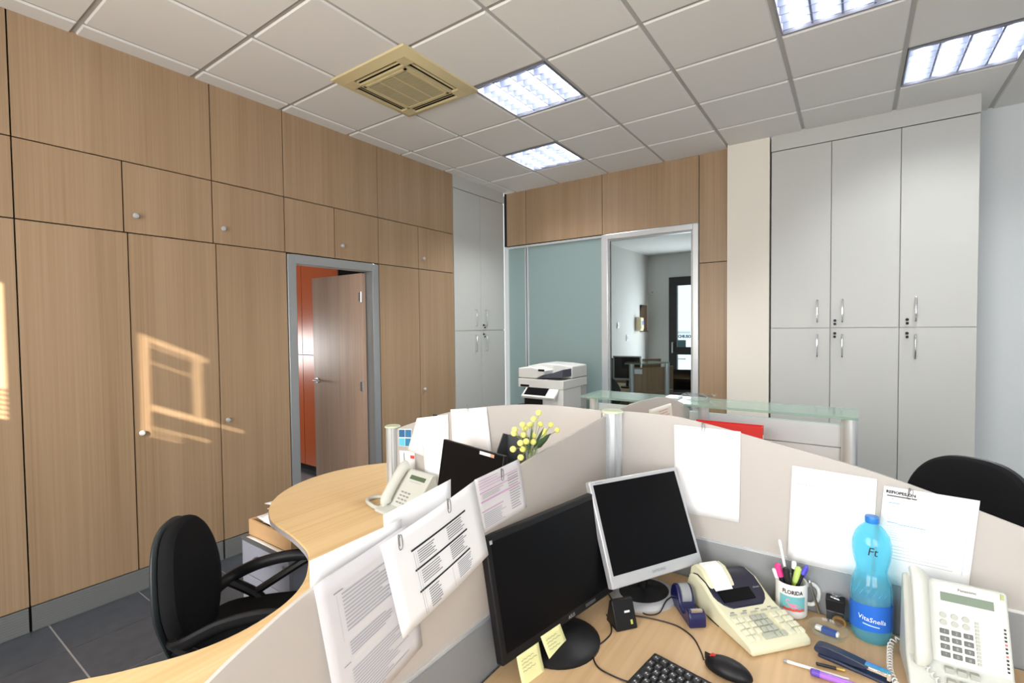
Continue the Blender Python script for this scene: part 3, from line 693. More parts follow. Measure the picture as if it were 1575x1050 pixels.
O('glass_shelf', ribbon(G(), [(x - .04 + .05 * (i / len(arc)), y - .16) for i, (x, y) in enumerate(arc)], 1.085, 1.097, .30), GLASSG, rc)
O('steel_post', G().cyl((-2.30, 5.89, 0), (-2.30, 5.89, 1.085), .03).cyl((-1.955, 6.22, 0), (-1.955, 6.22, 1.085), .03), ALU, rc)
O('card', G().box(-2.26, -2.16, 5.885, 5.888, .96, 1.02), PAPER, rc)
O('worktop', G().box(-3.1, -2.32, 5.95, 6.75, .70, .73), WOODD, rc)
O('worktop_leg', G().cyl((-3.0, 6.05, 0), (-3.0, 6.05, .70), .03).cyl((-2.4, 6.6, 0), (-2.4, 6.6, .70), .03), ALUM, rc)
O('back_panel', ribbon(G(), [(p.x, p.y) for p in bez([(-3.45, 7.35, 0), (-2.9, 7.3, 0), (-2.6, 7.36, 0), (-2.45, 7.5, 0)], 6)], .03, 1.05, .03), DKW, rc)
mo = T('reception_monitor', 'small dark monitor with grey frame behind the glass door', 'monitor', (-2.50, 6.25, .73), math.radians(12))
O('stand', G().cyl((0, 0, 0), (0, 0, .02), .09).cyl((0, 0, .02), (0, 0, .16), .02), BLACK, mo)
O('frame', G().box(-.19, .19, -.02, .02, .10, .43), SILVER, mo, bevel=.005)
O('screen', G().box(-.17, .17, -.022, -.018, .13, .415), SCREEN, mo)
chair('black chair at the front desk beyond the glass door', (-2.55, 5.62, 0), math.radians(200), .46, .50, .72, False)
vc = T('visitor_chair', 'dark visitor chair with curved armrest by the entrance door', 'chair', (-2.12, 7.8, 0), math.radians(20))
O('seat', G().box(-.24, .24, -.22, .22, .42, .48), BLACKF, vc, bevel=.02)
O('backrest', G().box(-.22, .22, .20, .24, .52, .85), BLACKF, vc, bevel=.02)
for x in (-.25, .25):
    for y in (-.2, .2): O('leg', G().cyl((x, y, 0), (x, y, .45), .012), STEEL, vc)
    O('armrest', G().tube(bez([(x, -.2, .45), (x, -.19, .62), (x, -.05, .68), (x, .2, .66)], 5), .014), BLACK, vc)
    O('back_tube', G().cyl((x * .9, .22, .40), (x * .9, .22, .85), .011), STEEL, vc)
ds = T('soap_dispenser', 'cream wall dispenser with blue mark in reception', 'dispenser', (XL, 9.25, 1.46))
O('case', G().prism([(0, 0), (.10, 0), (.12, .06), (.11, .26), (0, .28)], (0, 0, 0), (1, 0, 0), (0, 0, 1), (0, 1, 0), -.08, .08), M('cream_plastic', (.75, .68, .45), .5), ds, bevel=.01)
O('mark', G().box(.118, .121, -.03, .05, .12, .20), M('blue_mark', (.1, .25, .6), .5), ds)
nb = T('notice_board', 'narrow black notice panel on the reception wall', 'sign', (XL, 9.58, 1.46))
O('board', G().box(0, .03, -.17, .17, 0, .52), BLACK, nb, bevel=.004)
O('ledge', G().box(0, .05, -.17, .17, -.02, .0), BLACK, nb)
ts = T('wall_switch', 'small white light switch on the reception wall', 'switch', (XL, 8.3, 1.52)); O('plate', G().box(0, .012, -.04, .04, 0, .11), WHITEP, ts, bevel=.003); O('rocker', G().box(.012, .018, -.02, .02, .03, .08), SILVER, ts)
ts = T('wall_socket', 'small socket below the dispenser on the reception wall', 'socket', (XL, 8.75, 1.28)); O('plate', G().box(0, .012, -.06, .06, 0, .12), WHITEP, ts, bevel=.003); O('insert', G().box(.012, .016, -.035, .035, .03, .09), SILVER, ts)
dt = T('smoke_detector', 'round detector high on the far reception wall', 'detector', (-3.4, 9.9, 2.25)); O('base', G().cyl((0, 0, 0), (0, -.03, 0), .06, .05), WHITEP, dt); O('sensor', G().cyl((0, -.03, 0), (0, -.045, 0), .025), SILVER, dt)
# ================================================================== PAPERS ON THE SCREENS
def sheet(label, c4, bulge, prints=(), mat=PAPER, name='paper_sheet', group=None, curl=0.0, nu=10, nv=10):
    """c4: top-left, top-right, bottom-right, bottom-left; bulge(u, v) lifts along the sheet's normal; v runs downwards"""
    a, b, c, d = map(Vector, c4)
    n = (b - a).cross(d - a).normalized() * -1
    def P(u, v, lift=0.0):
        return (a * (1 - u) + b * u) * (1 - v) + (d * (1 - u) + c * u) * v + n * (bulge(u, v) + lift)
    t = T(name, label, 'paper', a, group=group)
    O('sheet', G().grid(lambda u, v: P(u, v) - a, nu, nv), mat, t, solid=.0005)
    by = {}
    for u0, u1, v0, v1, m_ in prints: by.setdefault(m_.name, (m_, G()))[1].grid(lambda u, v: P(u0 + (u1 - u0) * u, v0 + (v1 - v0) * v, .0012) - a, 6, 1)
    for m_, g in by.values():
        if len(g.f) <= 30:
            for q in range(len(g.f) // 6):
                g1 = G(); g1.add(g.v[q * 14:(q + 1) * 14], [tuple(i - q * 14 for i in f) for f in g.f[q * 6:(q + 1) * 6]]); O('print', g1, m_, t)
        else:
            O('print', g, m_, t)['kind'] = 'stuff'
    return t
def textlines(u0, u1, v0, v1, n, m_, fill=.45, jag=.3):
    out = []; dv = (v1 - v0) / n
    for k in range(n): out.append((u0, u1 - random.random() * jag * (u1 - u0), v0 + k * dv, v0 + k * dv + dv * fill, m_))
    return out
def clip(p, along, n, label):
    """wire paper clip: p top centre, along = direction down the sheet, n = outward"""
    d, n = Vector(along).normalized(), Vector(n).normalized(); s = n.cross(d)
    L = [(0, .004), (-.004, -.002), (-.0045, .022), (0, .027), (.0045, .022), (.0045, .004), (.001, .0), (-.0022, .004), (-.0022, .019)]
    path = bez([Vector(p) + s * a * 1.0 + d * b * 1.1 + n * .0032 for a, b in L], 4)
    return tag(O('paper_clip', G().tube(path, .0008, 6), WIRE), label, 'paper clip', 'wire paper clips')

XA = PX + .0065
sheet('large thin printed sheet hanging lowest on the screen, leftmost of the clipped lists', [(XA, .451, 1.147), (XA, .655, 1.181), (XA, .693, .915), (XA, .492, .866)], lambda u, v: .002 + .010 * v * (1 - u),
      textlines(.22, .9, .15, .42, 11, INKL, .4, .5) + textlines(.22, .7, .48, .58, 5, INKL, .4) + textlines(.2, .95, .66, .95, 14, INKL, .3, .6) + [(.15, .24, .12, .128, INK), (.17, .172, .14, .45, INKL), (.13, .2, .60, .606, INK)], PAPER2)
XA2 = XA + .014
sheet('wide table printout with three thick black rules clipped to the screen', [(XA2 - .008, .586, 1.166), (XA2 - .008, .860, 1.214), (XA2, .890, 1.032), (XA2, .622, .975)], lambda u, v: .004 * math.sin(PI * u) + .008 * v,
      [(.22, .82, .24, .262, INKD), (.22, .80, .46, .482, INKD), (.22, .79, .70, .722, INKD)] + textlines(.27, .45, .29, .44, 6, INK, .45) + textlines(.58, .8, .28, .44, 6, INK, .45) + textlines(.27, .5, .51, .67, 6, INK, .4)
      + textlines(.58, .78, .50, .68, 7, INK, .45) + textlines(.30, .42, .75, .97, 8, INK, .45) + textlines(.62, .80, .75, .94, 8, INKL, .5) + [(.235, .238, .28, .98, INKL), (.255, .257, .28, .98, INKL), (.56, .562, .74, .97, INKL)], PAPER)
sheet('small printed list with pink lines clipped to the screen', [(XA, .864, 1.214), (XA, 1.05, 1.221), (XA + .012, 1.058, 1.092), (XA + .008, .884, 1.082)], lambda u, v: .003 + .006 * v * u,
      [(.05, .9, .28, .30, INKP), (.05, .92, .44, .47, INKP), (.04, .5, .62, .64, INKP), (.5, .92, .16, .175, INKP)] + textlines(.06, .6, .06, .26, 4, INKP, .25) + textlines(.1, .6, .33, .42, 3, INK, .3) + textlines(.66, .92, .2, .9, 14, INK, .3) + textlines(.06, .55, .68, .95, 8, INKL, .4), PAPER2)
XF = PX - .007
sheet('white sheet end folded over the far side of the screen, lower left', [(XF - .012, .462, 1.178), (XF - .004, .66, 1.186), (XF - .008, .66, .98), (XF - .008, .462, .94)], lambda u, v: -.004 * v, (), PAPER)
sheet('white sheet rising above the screen edge behind the table printout', [(XF - .03, .635, 1.196), (XF - .004, .806, 1.228), (XF - .006, .81, 1.0), (XF - .010, .63, .98)], lambda u, v: -.004 * v, (), PAPER)
clip((XA2 - .004, .627, 1.172), (0, .10, -1), (1, 0, 0), 'wire paper clip at the left corner of the table printout')
clip((XA2 - .004, .765, 1.20), (0, .12, -1), (1, 0, 0), 'wire paper clip in the middle of the table printout')
clip((XA + .004, .968, 1.215), (0, .1, -1), (1, 0, 0), 'wire paper clip on the pink lined list')

YBf = PY - .0065
sheet('blank white sheet taped to the right screen behind the silver monitor', [(-.496, YBf, 1.233), (-.288, YBf, 1.233), (-.291, YBf, .943), (-.492, YBf, .938)], lambda u, v: .001 + .002 * v)
sheet('white letter with faint print taped behind the blue bottle', [(-.147, YBf, 1.148), (.056, YBf, 1.142), (.046, YBf, .866), (-.158, YBf, .864)], lambda u, v: .001 + .002 * v,
      [(.1, .38, .085, .090, INKL), (.08, .28, .16, .164, INKL), (.08, .3, .175, .182, INKL), (.58, .74, .11, .115, INKL)] + textlines(.35, .7, .26, .34, 3, PAPER2, .3), PAPER)
p3 = sheet('printed form with a bold heading and blue bands behind the telephone', [(.071, YBf, 1.127), (.262, YBf, 1.123), (.240, YBf, .858), (.050, YBf, .862)], lambda u, v: .001 + .002 * v,
      [(.045, .375, .085, .096, INKD), (.10, .12, .115, .123, INK), (.12, .38, .128, .131, INKL), (.72, .93, .085, .088, INKB), (.07, .2, .158, .166, INKB), (.07, .4, .17, .173, INKL), (.08, .2, .36, .368, INKB), (.2, .5, .37, .378, INKB), (.08, .93, .40, .403, INKB), (.915, .918, .2, .75, INKB)]
      + textlines(.12, .9, .19, .35, 7, INKL, .13, .5) + textlines(.12, .9, .42, .56, 6, INKL, .15, .5) + textlines(.12, .85, .60, .76, 5, INKL, .12, .3))
lettering('REFIOPES.ON', .0105, INKD, p3, lambda x, y: (.036 + x, -.0022, -.0155 + y - .05 * x), bold=.0005)
clip((.128, YBf - .002, 1.128), (-.12, 0, -1), (0, -1, 0), 'wire paper clip on the printed form')
clip((-.40, YBf - .002, 1.25), (0, 0, -1), (0, -1, 0), 'wire paper clip above the blank white sheet')
YC = PY - .0065
sheet('blank sheet with tilted top edge on the back left screen', [(-1.735, YC, 1.131), (-1.53, YC, 1.168), (-1.52, YC - .004, .93), (-1.80, YC - .004, .965)], lambda u, v: .001)
sheet('white sheet taped highest on the back left screen, by a clip', [(-1.513, YC, 1.194), (-1.302, YC, 1.221), (-1.262, YC - .006, .96), (-1.495, YC - .006, .93)], lambda u, v: .003)
sheet('lower white sheet behind the desk telephone', [(-1.69, YC - .006, 1.01), (-1.50, YC - .006, 1.02), (-1.46, YC - .012, .76), (-1.66, YC - .012, .76)], lambda u, v: .004)
sheet('small note with a red mark under the photo card', [(-1.865, YC, .955), (-1.755, YC, .965), (-1.75, YC, .86), (-1.86, YC, .86)], lambda u, v: .001, [(.72, .98, .2, .35, M('red_print', (.7, .06, .05), .8)), (.3, .34, .1, .5, INKD)])
pc = sheet('photo card of four blue pictures beside the short post', [(-1.866, YC, 1.064), (-1.772, YC, 1.074), (-1.775, YC, .984), (-1.868, YC, .976)], lambda u, v: .001,
      [(.04, .48, .05, .47, M('deep_blue_print', (.03, .14, .30), .6)), (.52, .97, .05, .47, M('blue_print_2', (.04, .18, .36), .6)), (.04, .48, .53, .96, M('sky_blue_print', (.12, .55, .75), .6)), (.52, .97, .53, .96, M('mid_blue_print', (.03, .22, .42), .6))])
clip((-1.405, YC - .004, 1.225), (0, 0, -1), (0, -1, 0), 'wire paper clip on the highest back left sheet')
bc = T('binder_clip', 'small black binder clip above the tilted blank sheet', 'binder clip', (-1.615, PY, 1.152))
O('clamp', G().prism([(-.008, -.012), (.008, -.012), (.004, .006), (-.004, .006)], (0, 0, 0), (0, 1, 0), (0, 0, 1), (1, 0, 0), -.014, .014), BLACK, bc)
O('wire_loop', G().tube([(-.008, -.002, .005), (-.007, -.004, .022), (.007, -.004, .022), (.008, -.002, .005)], .001), WIRE, bc)
sheet('pinkish sheet seen on the screen running back', [(PX + .0065, 2.05, 1.205), (PX + .0065, 2.36, 1.192), (PX + .0065, 2.42, 1.0), (PX + .0065, 2.08, .99)], lambda u, v: .001, textlines(.4, .95, .1, .9, 12, M('rose_print', (.72, .5, .46), .8), .4), M('warm_paper', (.84, .80, .70), .85))

# ================================================================== MONITORS
def monitor(label, c, yaw, tilt, w, h, z, bez_w, chin, frame, name='monitor', base=(0, -.01, .115, .085), th=.024):
    """c: lower edge centre of the front face; faces local -y"""
    t = T(name, label, 'monitor', (c[0], c[1], .73), math.radians(yaw))
    dz = z - .73; tt = math.radians(tilt); v = (0, math.sin(tt), math.cos(tt)); n = (0, -math.cos(tt), math.sin(tt)); o = (0, 0, dz)
    f = O('frame', G().obox(o, (1, 0, 0), v, n, -w / 2, w / 2, 0, h, -th, 0), frame, t, bevel=.004)
    O('screen', G().obox(o, (1, 0, 0), v, n, -w / 2 + bez_w, w / 2 - bez_w, chin, h - bez_w, -.004, .0008), SCREEN, t)
    O('rear_cover', G().obox(o, (1, 0, 0), v, n, -w * .3, w * .3, h * .12, h * .6, -th - .008, -th), BLACK, t, bevel=.004)
    bx, by, rx, ry = base
    st = Vector(o) + Vector(v) * h * .35 + Vector(n) * (-th - .010)
    O('neck', G().tube([(bx, st.y + .005, .01), (bx, st.y + .004, dz + .02), tuple(st)], .022, 10, .7), BLACK, t)
    return t, o, v, n
mb, o, v, n = monitor('wide black monitor with two yellow sticky notes', (-.614, 1.103), 79.7, 11.9, .453, .29, .785, .016, .022, BLACK)
by_ = .06
O('base', G().lathe([(.112, 0), (.112, .006), (.10, .014), (.05, .024), (.02, .03)], 36, (0, .02, 0), 1.0, .92), BLACK, mb)
mt_ = Matrix((Vector((1, 0, 0)), Vector(v), Vector(n))).transposed()
def onmon(o): return lambda x, y: Vector(o) + mt_ @ Vector((x, y, .0012))
oo = onmon(o)
lettering('ASUS', .012, M('pale_grey_lettering', (.45, .46, .48), .5), mb, lambda x, y: oo(x + .028, y + .011))
O('control_strip', G().obox(o, (1, 0, 0), v, n, .09, .135, .008, .016, 0, .0015), M('dark_grey_button', (.07, .07, .075), .4), mb)
O('corner_badge', G().obox(o, (1, 0, 0), v, n, -.214, -.206, .270, .279, 0, .001), SILVER, mb)
def sticky(u0, u1, v0, drop, skew, label):
    t = T('sticky_note', label, 'sticky note', (-.614, 1.103, .73), math.radians(79.7), 'yellow sticky notes')
    P = lambda u, w, lf=0: Vector(o) + mt_ @ Vector((u0 + (u1 - u0) * u + skew * w, v0 - drop * w, .002 + .006 * w + .010 * w * w + lf))
    O('note', G().grid(lambda u, w: P(u, w), 6, 8), STICKY, t, solid=.0004)
    g = G()
    for k in range(4):
        v0_ = .16 + k * .09
        g.grid(lambda a, b: P(.15 + (.55 + .15 * math.sin(k * 2.1)) * a, v0_ + .02 * b + .012 * math.sin(20 * a + k), .0008), 14, 1)
    O('handwriting', g, M('pencil_grey', (.45, .44, .25), .9), t)
sticky(-.097, -.022, .012, .088, .016, 'yellow sticky note hanging from the middle of the black monitor')
sticky(-.184, -.107, .004, .085, -.004, 'yellow sticky note at the left corner of the black monitor')

ms, o, v, n = monitor('silver framed square monitor angled in the desk corner', (-.464, 1.412), 60.9, 22.8, .348, .298, .825, .0122, .033, SILVER)
mt_ = Matrix((Vector((1, 0, 0)), Vector(v), Vector(n))).transposed(); oo2 = onmon(o)
O('base', G().lathe([(.108, 0), (.108, .006), (.097, .014), (.084, .016)], 36, (0, .072, 0), 1.0, .85), SILVER, ms)
O('base_inlay', G().lathe([(.084, .010), (.080, .017), (.03, .026), (.02, .03)], 36, (0, .072, 0), 1.0, .83), BLACK, ms)
lettering('SAMSUNG', .011, M('grey_lettering', (.22, .23, .25), .5), ms, lambda x, y: oo2(x, y + .017))
lettering('SyncMaster', .006, M('grey_lettering'), ms, lambda x, y: oo2(x - .14, y + .292))

ml, o, v, n = monitor('black monitor with a white label strip behind the paper hung screen', (-1.236, 1.418), -12, 10, .385, .235, .868, .004, .004, BLACK, base=(0, 0, .1, .08), th=.02)
mt_ = Matrix((Vector((1, 0, 0)), Vector(v), Vector(n))).transposed()
O('base', G().lathe([(.11, 0), (.11, .006), (.09, .012), (.02, .02)], 30, (0, .06, 0), 1, .8), ALUM, ml)
O('label_strip', G().obox(o, (1, 0, 0), v, n, .055, .118, .217, .229, 0, .0012), PAPER, ml)
O('label_end', G().obox(o, (1, 0, 0), v, n, .118, .140, .217, .229, 0, .0012), M('tan_label', (.55, .33, .22), .7), ml)
mf = T('magazine_file', 'dark grey file holder beside the left black monitor', 'file holder', (-1.13, 1.59, .73))
DG = M('dark_grey_plastic', (.075, .08, .085), .35)
pf = [(0, 0), (.10, 0), (.10, .39), (.07, .40), (.03, .34), (0, .24)]
for x in (-.055, .05): O('side_wall', G().prism(pf, (x, -.05, 0), (0, 1, 0), (0, 0, 1), (1, 0, 0), 0, .004), DG, mf)
O('back_wall', G().box(-.055, .054, .046, .05, 0, .39).box(-.055, .054, -.05, -.046, 0, .24).box(-.055, .054, -.05, .05, 0, .004), DG, mf)

# ================================================================== TELEPHONES
COIL = M('cord_plastic', (.72, .72, .70), .5)
def helix(path, r, turns, wire):
    pts = bez(path, 10); L = [0]
    for a, b in zip(pts, pts[1:]): L.append(L[-1] + (b - a).length)
    N = turns * 9; out = []
    for k in range(N + 1):
        s = L[-1] * k / N; i = max(j for j in range(len(L)) if L[j] <= s + 1e-9); i = min(i, len(pts) - 2)
        f = (s - L[i]) / max(1e-9, L[i + 1] - L[i]); p = pts[i].lerp(pts[i + 1], f); d = (pts[i + 1] - pts[i]).normalized()
        a = d.cross(Vector((0, 0, 1))).normalized(); b = d.cross(a); an = 2 * PI * k / 9
        out.append(p + (a * math.cos(an) + b * math.sin(an)) * r)
    return G().tube(out, wire, 5)
def telephone(label, loc, yaw, w, hf, tilt, z0, lip, full):
    t = T('desk_telephone', label, 'telephone', loc, math.radians(yaw))
    tt = math.radians(tilt); v = Vector((0, math.sin(tt), math.cos(tt))); n = Vector((0, -math.cos(tt), math.sin(tt))); o = Vector((0, 0, z0))
    topy, topz = v.y * hf, z0 + v.z * hf
    prof = [(-lip, 0), (-lip, .016), (0, z0), (topy, topz), (topy + .020, topz - .004), (topy + .03, topz * .45), (topy + .042, 0)]
    O('body', G().prism(prof, (0, 0, 0), (0, 1, 0), (0, 0, 1), (1, 0, 0), -w / 2, w / 2), PHONEW, t, bevel=.005)
    F = lambda a, b, c=0.0: o + Vector((-w / 2 + a * w, 0, 0)) + v * (hf * (1 - b)) + n * c       # a across, b down the face
    def slab(name, a0, a1, b0, b1, c1, m_, bev=0, par=None): return O(name, G().obox(F(a0, b0), (1, 0, 0), v * -1, n, 0, (a1 - a0) * w, 0, (b1 - b0) * hf, -.001, c1), m_, par or t, bevel=bev)
    # handset
    hs = bez([F(.16, 1.02, .012), F(.155, .95, .026), F(.15, .75, .03), F(.15, .45, .032), F(.15, .2, .03), F(.15, .02, .026), F(.15, -.06, .012)], 5)
    k = len(hs); rr = [w * (.115 + .02 * abs(2 * i / (k - 1) - 1) ** 3) * (.6 if i in (0, k - 1) else 1) for i in range(k)]
    O('handset', G().tube(hs, rr, 14, .62), PHONEW, t, sub=1)
    lcd = slab('display', .37, .87, .135, .245, .0012, M('green_lcd', (.10, .15, .09), .3))
    KEY = M('grey_phone_key', (.11, .115, .115), .5); PALE = M('pale_key', (.40, .41, .37), .5)
    for r in range(4):
        for c in range(3):
            a, b = .345 + c * .112, .595 + r * .092
            kx = slab('key', a, a + (.086 if full else .07), b, b + (.06 if full else .035), .003, KEY if full else INK, .001)
            if full: lettering('123456789*0#'[r * 3 + c], .0085, PALE, kx, lambda x, y: F(a + .043, b + .03, .0036) + Vector((x, 0, 0)) + v * y)
    if full:
        for r in range(2):
            for c in range(3): O('round_button', G().cyl(F(.385 + c * .107, .425 + r * .09), F(.385 + c * .107, .425 + r * .09, .003), .0065, n=14), PALE, t)
        st = slab('name_strip', .73, .925, .42, .97, .0015, PAPER)
        for r in range(12):
            slab('print_line', .74, .80, .44 + r * .043, .446 + r * .043, .0019, INKL, 0, st); slab('print_line', .83, .90, .44 + r * .043, .446 + r * .043, .0019, INKL, 0, st)
            slab('line_key', .68, .715, .425 + r * .044, .455 + r * .044, .003, PALE)
            slab('line_lamp', .94, .958, .43 + r * .044, .452 + r * .044, .003, M('red_lamp', (.75, .12, .10), .5) if r in (4, 7) else BLACK)
        slab('name_plate', .36, .62, .31, .37, .001, M('ivory_plate', (.80, .78, .62), .5)); slab('status_lamp', .935, .965, .02, .09, .004, M('olive_lamp', (.35, .40, .16), .4))
        lettering('Panasonic', .0085, INKD, t, lambda x, y: F(.63, .075, .0012) + Vector((x, 0, 0)) + v * y)
        for r in range(2):
            for c in range(3): O('soft_key', G().box(-w / 2 + (.36 + c * .115) * w, -w / 2 + (.44 + c * .115) * w, -lip * (.30 + r * .35), -lip * (.15 + r * .35), z0 * .62 - r * .014, z0 * .62 - r * .014 + .022), PALE, t)
    else:
        slab('print_line', .40, .80, .30, .31, .001, INKL)
    return t, F
tr, F = telephone('white multi-line desk telephone with green display at right', (.201, 1.462, .73), 3.3, .186, .173, 22, .06, .07, True)
O('handset_cord', helix([F(.16, 1.02, .01), F(.2, 1.12, .02), (-.03, -.075, .03), (-.05, -.11, .012), (-.10, -.10, .010), (-.122, -.03, .010), (-.118, .05, .010), (-.11, .10, .018), (-.094, .11, .03)], .0052, 34, .0017), COIL, tr)
tl, F2 = telephone('white desk telephone on the round desk end', (-1.679, 1.475, .73), -6, .215, .18, 40, .03, .055, False)
O('handset_cord', G().tube(bez([F2(.16, 1.02, .01), (-.10, -.03, .012), (-.16, -.035, .012), (-.235, -.01, .012), (-.24, .045, .012), (-.18, .075, .012), (-.11, .08, .02)], 6), .009, 8), PHONEW, tl)
# ================================================================== FOREGROUND DESK THINGS
DZ = .7305
# --- printing calculator
IV = M('ivory_plastic', (.72, .70, .50), .42); NAVY = M('navy_plastic', (.012, .013, .034), .3); IVK = M('ivory_key', (.74, .73, .56), .45); GRK = M('grey_green_key', (.44, .46, .38), .45)
ca = T('printing_calculator', 'ivory printing calculator with dark display and paper roll', 'calculator', (-.1415, 1.390, DZ), math.radians(49.1))
w = .182
prof = [(0, 0), (0, .018), (.012, .026), (.13, .050), (.165, .066), (.20, .086), (.24, .092), (.27, .084), (.284, .05), (.284, 0)]
O('case', G().prism(prof, (0, 0, 0), (0, 1, 0), (0, 0, 1), (1, 0, 0), -w / 2, w / 2), IV, ca, bevel=.007, seg=3)
def onslope(y):
    for (a, b), (c, d) in zip(prof, prof[1:]):
        if a <= y <= c and c > a: return b + (d - b) * (y - a) / (c - a)
    return .05
pp = [(.136, .0), (.165, .0), (.20, .0), (.24, .0), (.268, .0)]
g = G(); ys_ = [.124, .138, .152, .165, .18, .20, .22, .24, .262]
vs = []
for y in ys_:
    hw = w / 2 - .008 - (.035 if y < .125 else .014 if y < .139 else .004 if y < .153 else 0)
    vs += [(-hw, y, onslope(y) + .0025), (hw, y, onslope(y) + .0025), (hw, y, onslope(y) - .006), (-hw, y, onslope(y) - .006)]
fs = []
for i in range(len(ys_) - 1): fs += [(4 * i + j, 4 * i + (j + 1) % 4, 4 * i + 4 + (j + 1) % 4, 4 * i + 4 + j) for j in range(4)]
g.add(vs, fs + [(0, 1, 2, 3), (4 * len(ys_) - 1, 4 * len(ys_) - 2, 4 * len(ys_) - 3, 4 * len(ys_) - 4)])
pan = O('dark_panel', g, NAVY, ca, bevel=.003)
sl = Vector((0, .035, .020)).normalized(); sn = Vector((0, -sl.z, sl.y))
O('display', G().obox((-.005, .142, onslope(.142) + .003), (1, 0, 0), sl, sn, -.058, .045, 0, .034, -.001, .0015), SCREEN, pan)
lettering('olivetti', .008, M('pale_grey_lettering'), pan, lambda x, y: Vector((.064 + x, .170, onslope(.170) + .0035)) + sl * y)
ph = O('roll_housing', G().prism([(.175, .07), (.20, .098), (.225, .116), (.255, .118), (.278, .10), (.284, .06)], (0, 0, 0), (0, 1, 0), (0, 0, 1), (1, 0, 0), -.080, .005), IV, ca, bevel=.005)
O('paper_roll', G().prism([(.172, .0755), (.198, .1005), (.224, .1185), (.25, .1215), (.25, .119), (.2, .09)], (0, 0, 0), (0, 1, 0), (0, 0, 1), (1, 0, 0), -.068, -.012), PAPER, ph)
kn = Vector((0, -.2, 1)).normalized()
def ckey(x, y, kw, kh, m_):
    z = onslope(y)
    O('key', G().obox((x, y, z), (1, 0, 0), (0, .98, .199), (0, -.199, .98), -kw / 2, kw / 2, -kh / 2, kh / 2, -.001, .0055), m_, ca, bevel=.0012)
for r in range(4):
    y = .025 + r * .0195
    for c in range(2): ckey(-.074 + c * .0165, y, .0145, .0155, IVK)
    if r == 0: ckey(-.018, y, .035, .0155, GRK); ckey(.0085, y, .0135, .0155, GRK); ckey(.025, y, .0135, .0155, GRK)
    else:
        ckey(-.036, y, .0145, .0155, IVK)
        for c in range(3): ckey(-.018 + c * .0165, y, .0145, .0155, GRK)
    if r > 1: ckey(.048, y, .018, .0155, IVK)
    for c in range(2): ckey(.068 + c * .0135, y, .012, .0155, IVK)
ckey(.048, .034, .018, .036, IVK)
for k in range(5): O('slide_switch', G().box(-.075 + k * .033, -.055 + k * .033, .1015, .1055, onslope(.1035) - .001, onslope(.1035) + .0025), GRK, ca)
for k in range(4): O('small_print', G().box(-.068 + k * .04, -.056 + k * .04, .1105, .1145, onslope(.1125) - .001, onslope(.1125) + .0006), INK, ca)

# --- tape dispenser
BLUE = M('dark_blue_plastic', (.010, .012, .075), .25, coat=.2)
td = T('tape_dispenser', 'dark blue tape dispenser between monitor and calculator', 'tape dispenser', (-.388, 1.424, DZ), math.atan2(-.78, .62))
sp = bez([(-.068, 0, 0), (-.072, .03, 0), (-.055, .062, 0), (-.028, .066, 0), (-.010, .045, 0), (.005, .024, 0), (.03, .020, 0), (.042, .040, 0), (.058, .042, 0), (.068, .026, 0), (.070, 0, 0)], 4)
O('body', G().prism([(p.x, max(0, p.y)) for p in sp], (0, 0, 0), (1, 0, 0), (0, 0, 1), (0, 1, 0), -.024, .024), BLUE, td, bevel=.004, seg=3)
O('tape_roll', G().cyl((-.032, -.0135, .042), (-.032, .0135, .042), .030, n=24), M('clear_tape', (.30, .31, .33), .25), td)
O('cutter', G().box(.052, .062, -.016, .016, .040, .046), STEEL, td)

# --- card reader, keyboard, mouse, cables
cr_ = T('card_reader', 'small black wedge card reader on the desk', 'card reader', (-.528, 1.272, DZ), math.radians(52))
O('body', G().prism([(-.032, 0), (.030, 0), (.012, .068), (-.002, .072)], (0, 0, 0), (0, 1, 0), (0, 0, 1), (1, 0, 0), -.033, .033), BLACK, cr_, bevel=.003)
O('badge', G().obox((0, -.017, .036), (1, 0, 0), (0, .385, .92), (0, -.92, .385), .000, .016, .004, .009, 0, .0015), WHITEP, cr_)
O('indicator', G().obox((0, -.017, .036), (1, 0, 0), (0, .385, .92), (0, -.92, .385), .014, .020, -.026, -.015, 0, .0015), M('yellow_green_mark', (.5, .55, .1), .5), cr_)
O('card_slot', G().box(-.028, .028, .000, .004, .070, .0735), SEAM, cr_)
kb = T('keyboard', 'black computer keyboard with white legends', 'keyboard', (-.401, 1.176, DZ), math.radians(-11))
O('case', G().add([(0, -.15, 0), (.44, -.15, 0), (.44, 0, 0), (0, 0, 0), (0, -.15, .012), (.44, -.15, .012), (.44, 0, .022), (0, 0, .022)], [(0, 3, 2, 1), (4, 5, 6, 7), (0, 1, 5, 4), (1, 2, 6, 5), (2, 3, 7, 6), (3, 0, 4, 7)]), BLACK, kb, bevel=.004)
KC = M('black_keycap', (.022, .022, .024), .5); kz = lambda y: .022 + y * .0667
keym = None
rows = [(-.022, [.018 + k * .0205 for k in range(20)]), (-.045, [.016 + k * .019 for k in range(21)]), (-.064, [.022 + k * .019 for k in range(21)]), (-.083, [.027 + k * .019 for k in range(20)]), (-.102, [.018 + k * .019 for k in range(21)]), (-.121, [.02 + k * .026 for k in range(5)] + [.27 + k * .026 for k in range(6)])]
keym = mesh('key', G().add([(-.0085, -.0085, 0), (.0085, -.0085, 0), (.0085, .0085, 0), (-.0085, .0085, 0), (-.0065, -.006, .007), (.0065, -.006, .007), (.0065, .0075, .007), (-.0065, .0075, .007)], [(4, 5, 6, 7), (0, 1, 5, 4), (1, 2, 6, 5), (2, 3, 7, 6), (3, 0, 4, 7)]), KC)
lgm = mesh('legend', G().box(-.004, -.001, -.001, .004, .0071, .0073).box(.001, .0035, -.002, .001, .0071, .0073), M('pale_grey_lettering'))
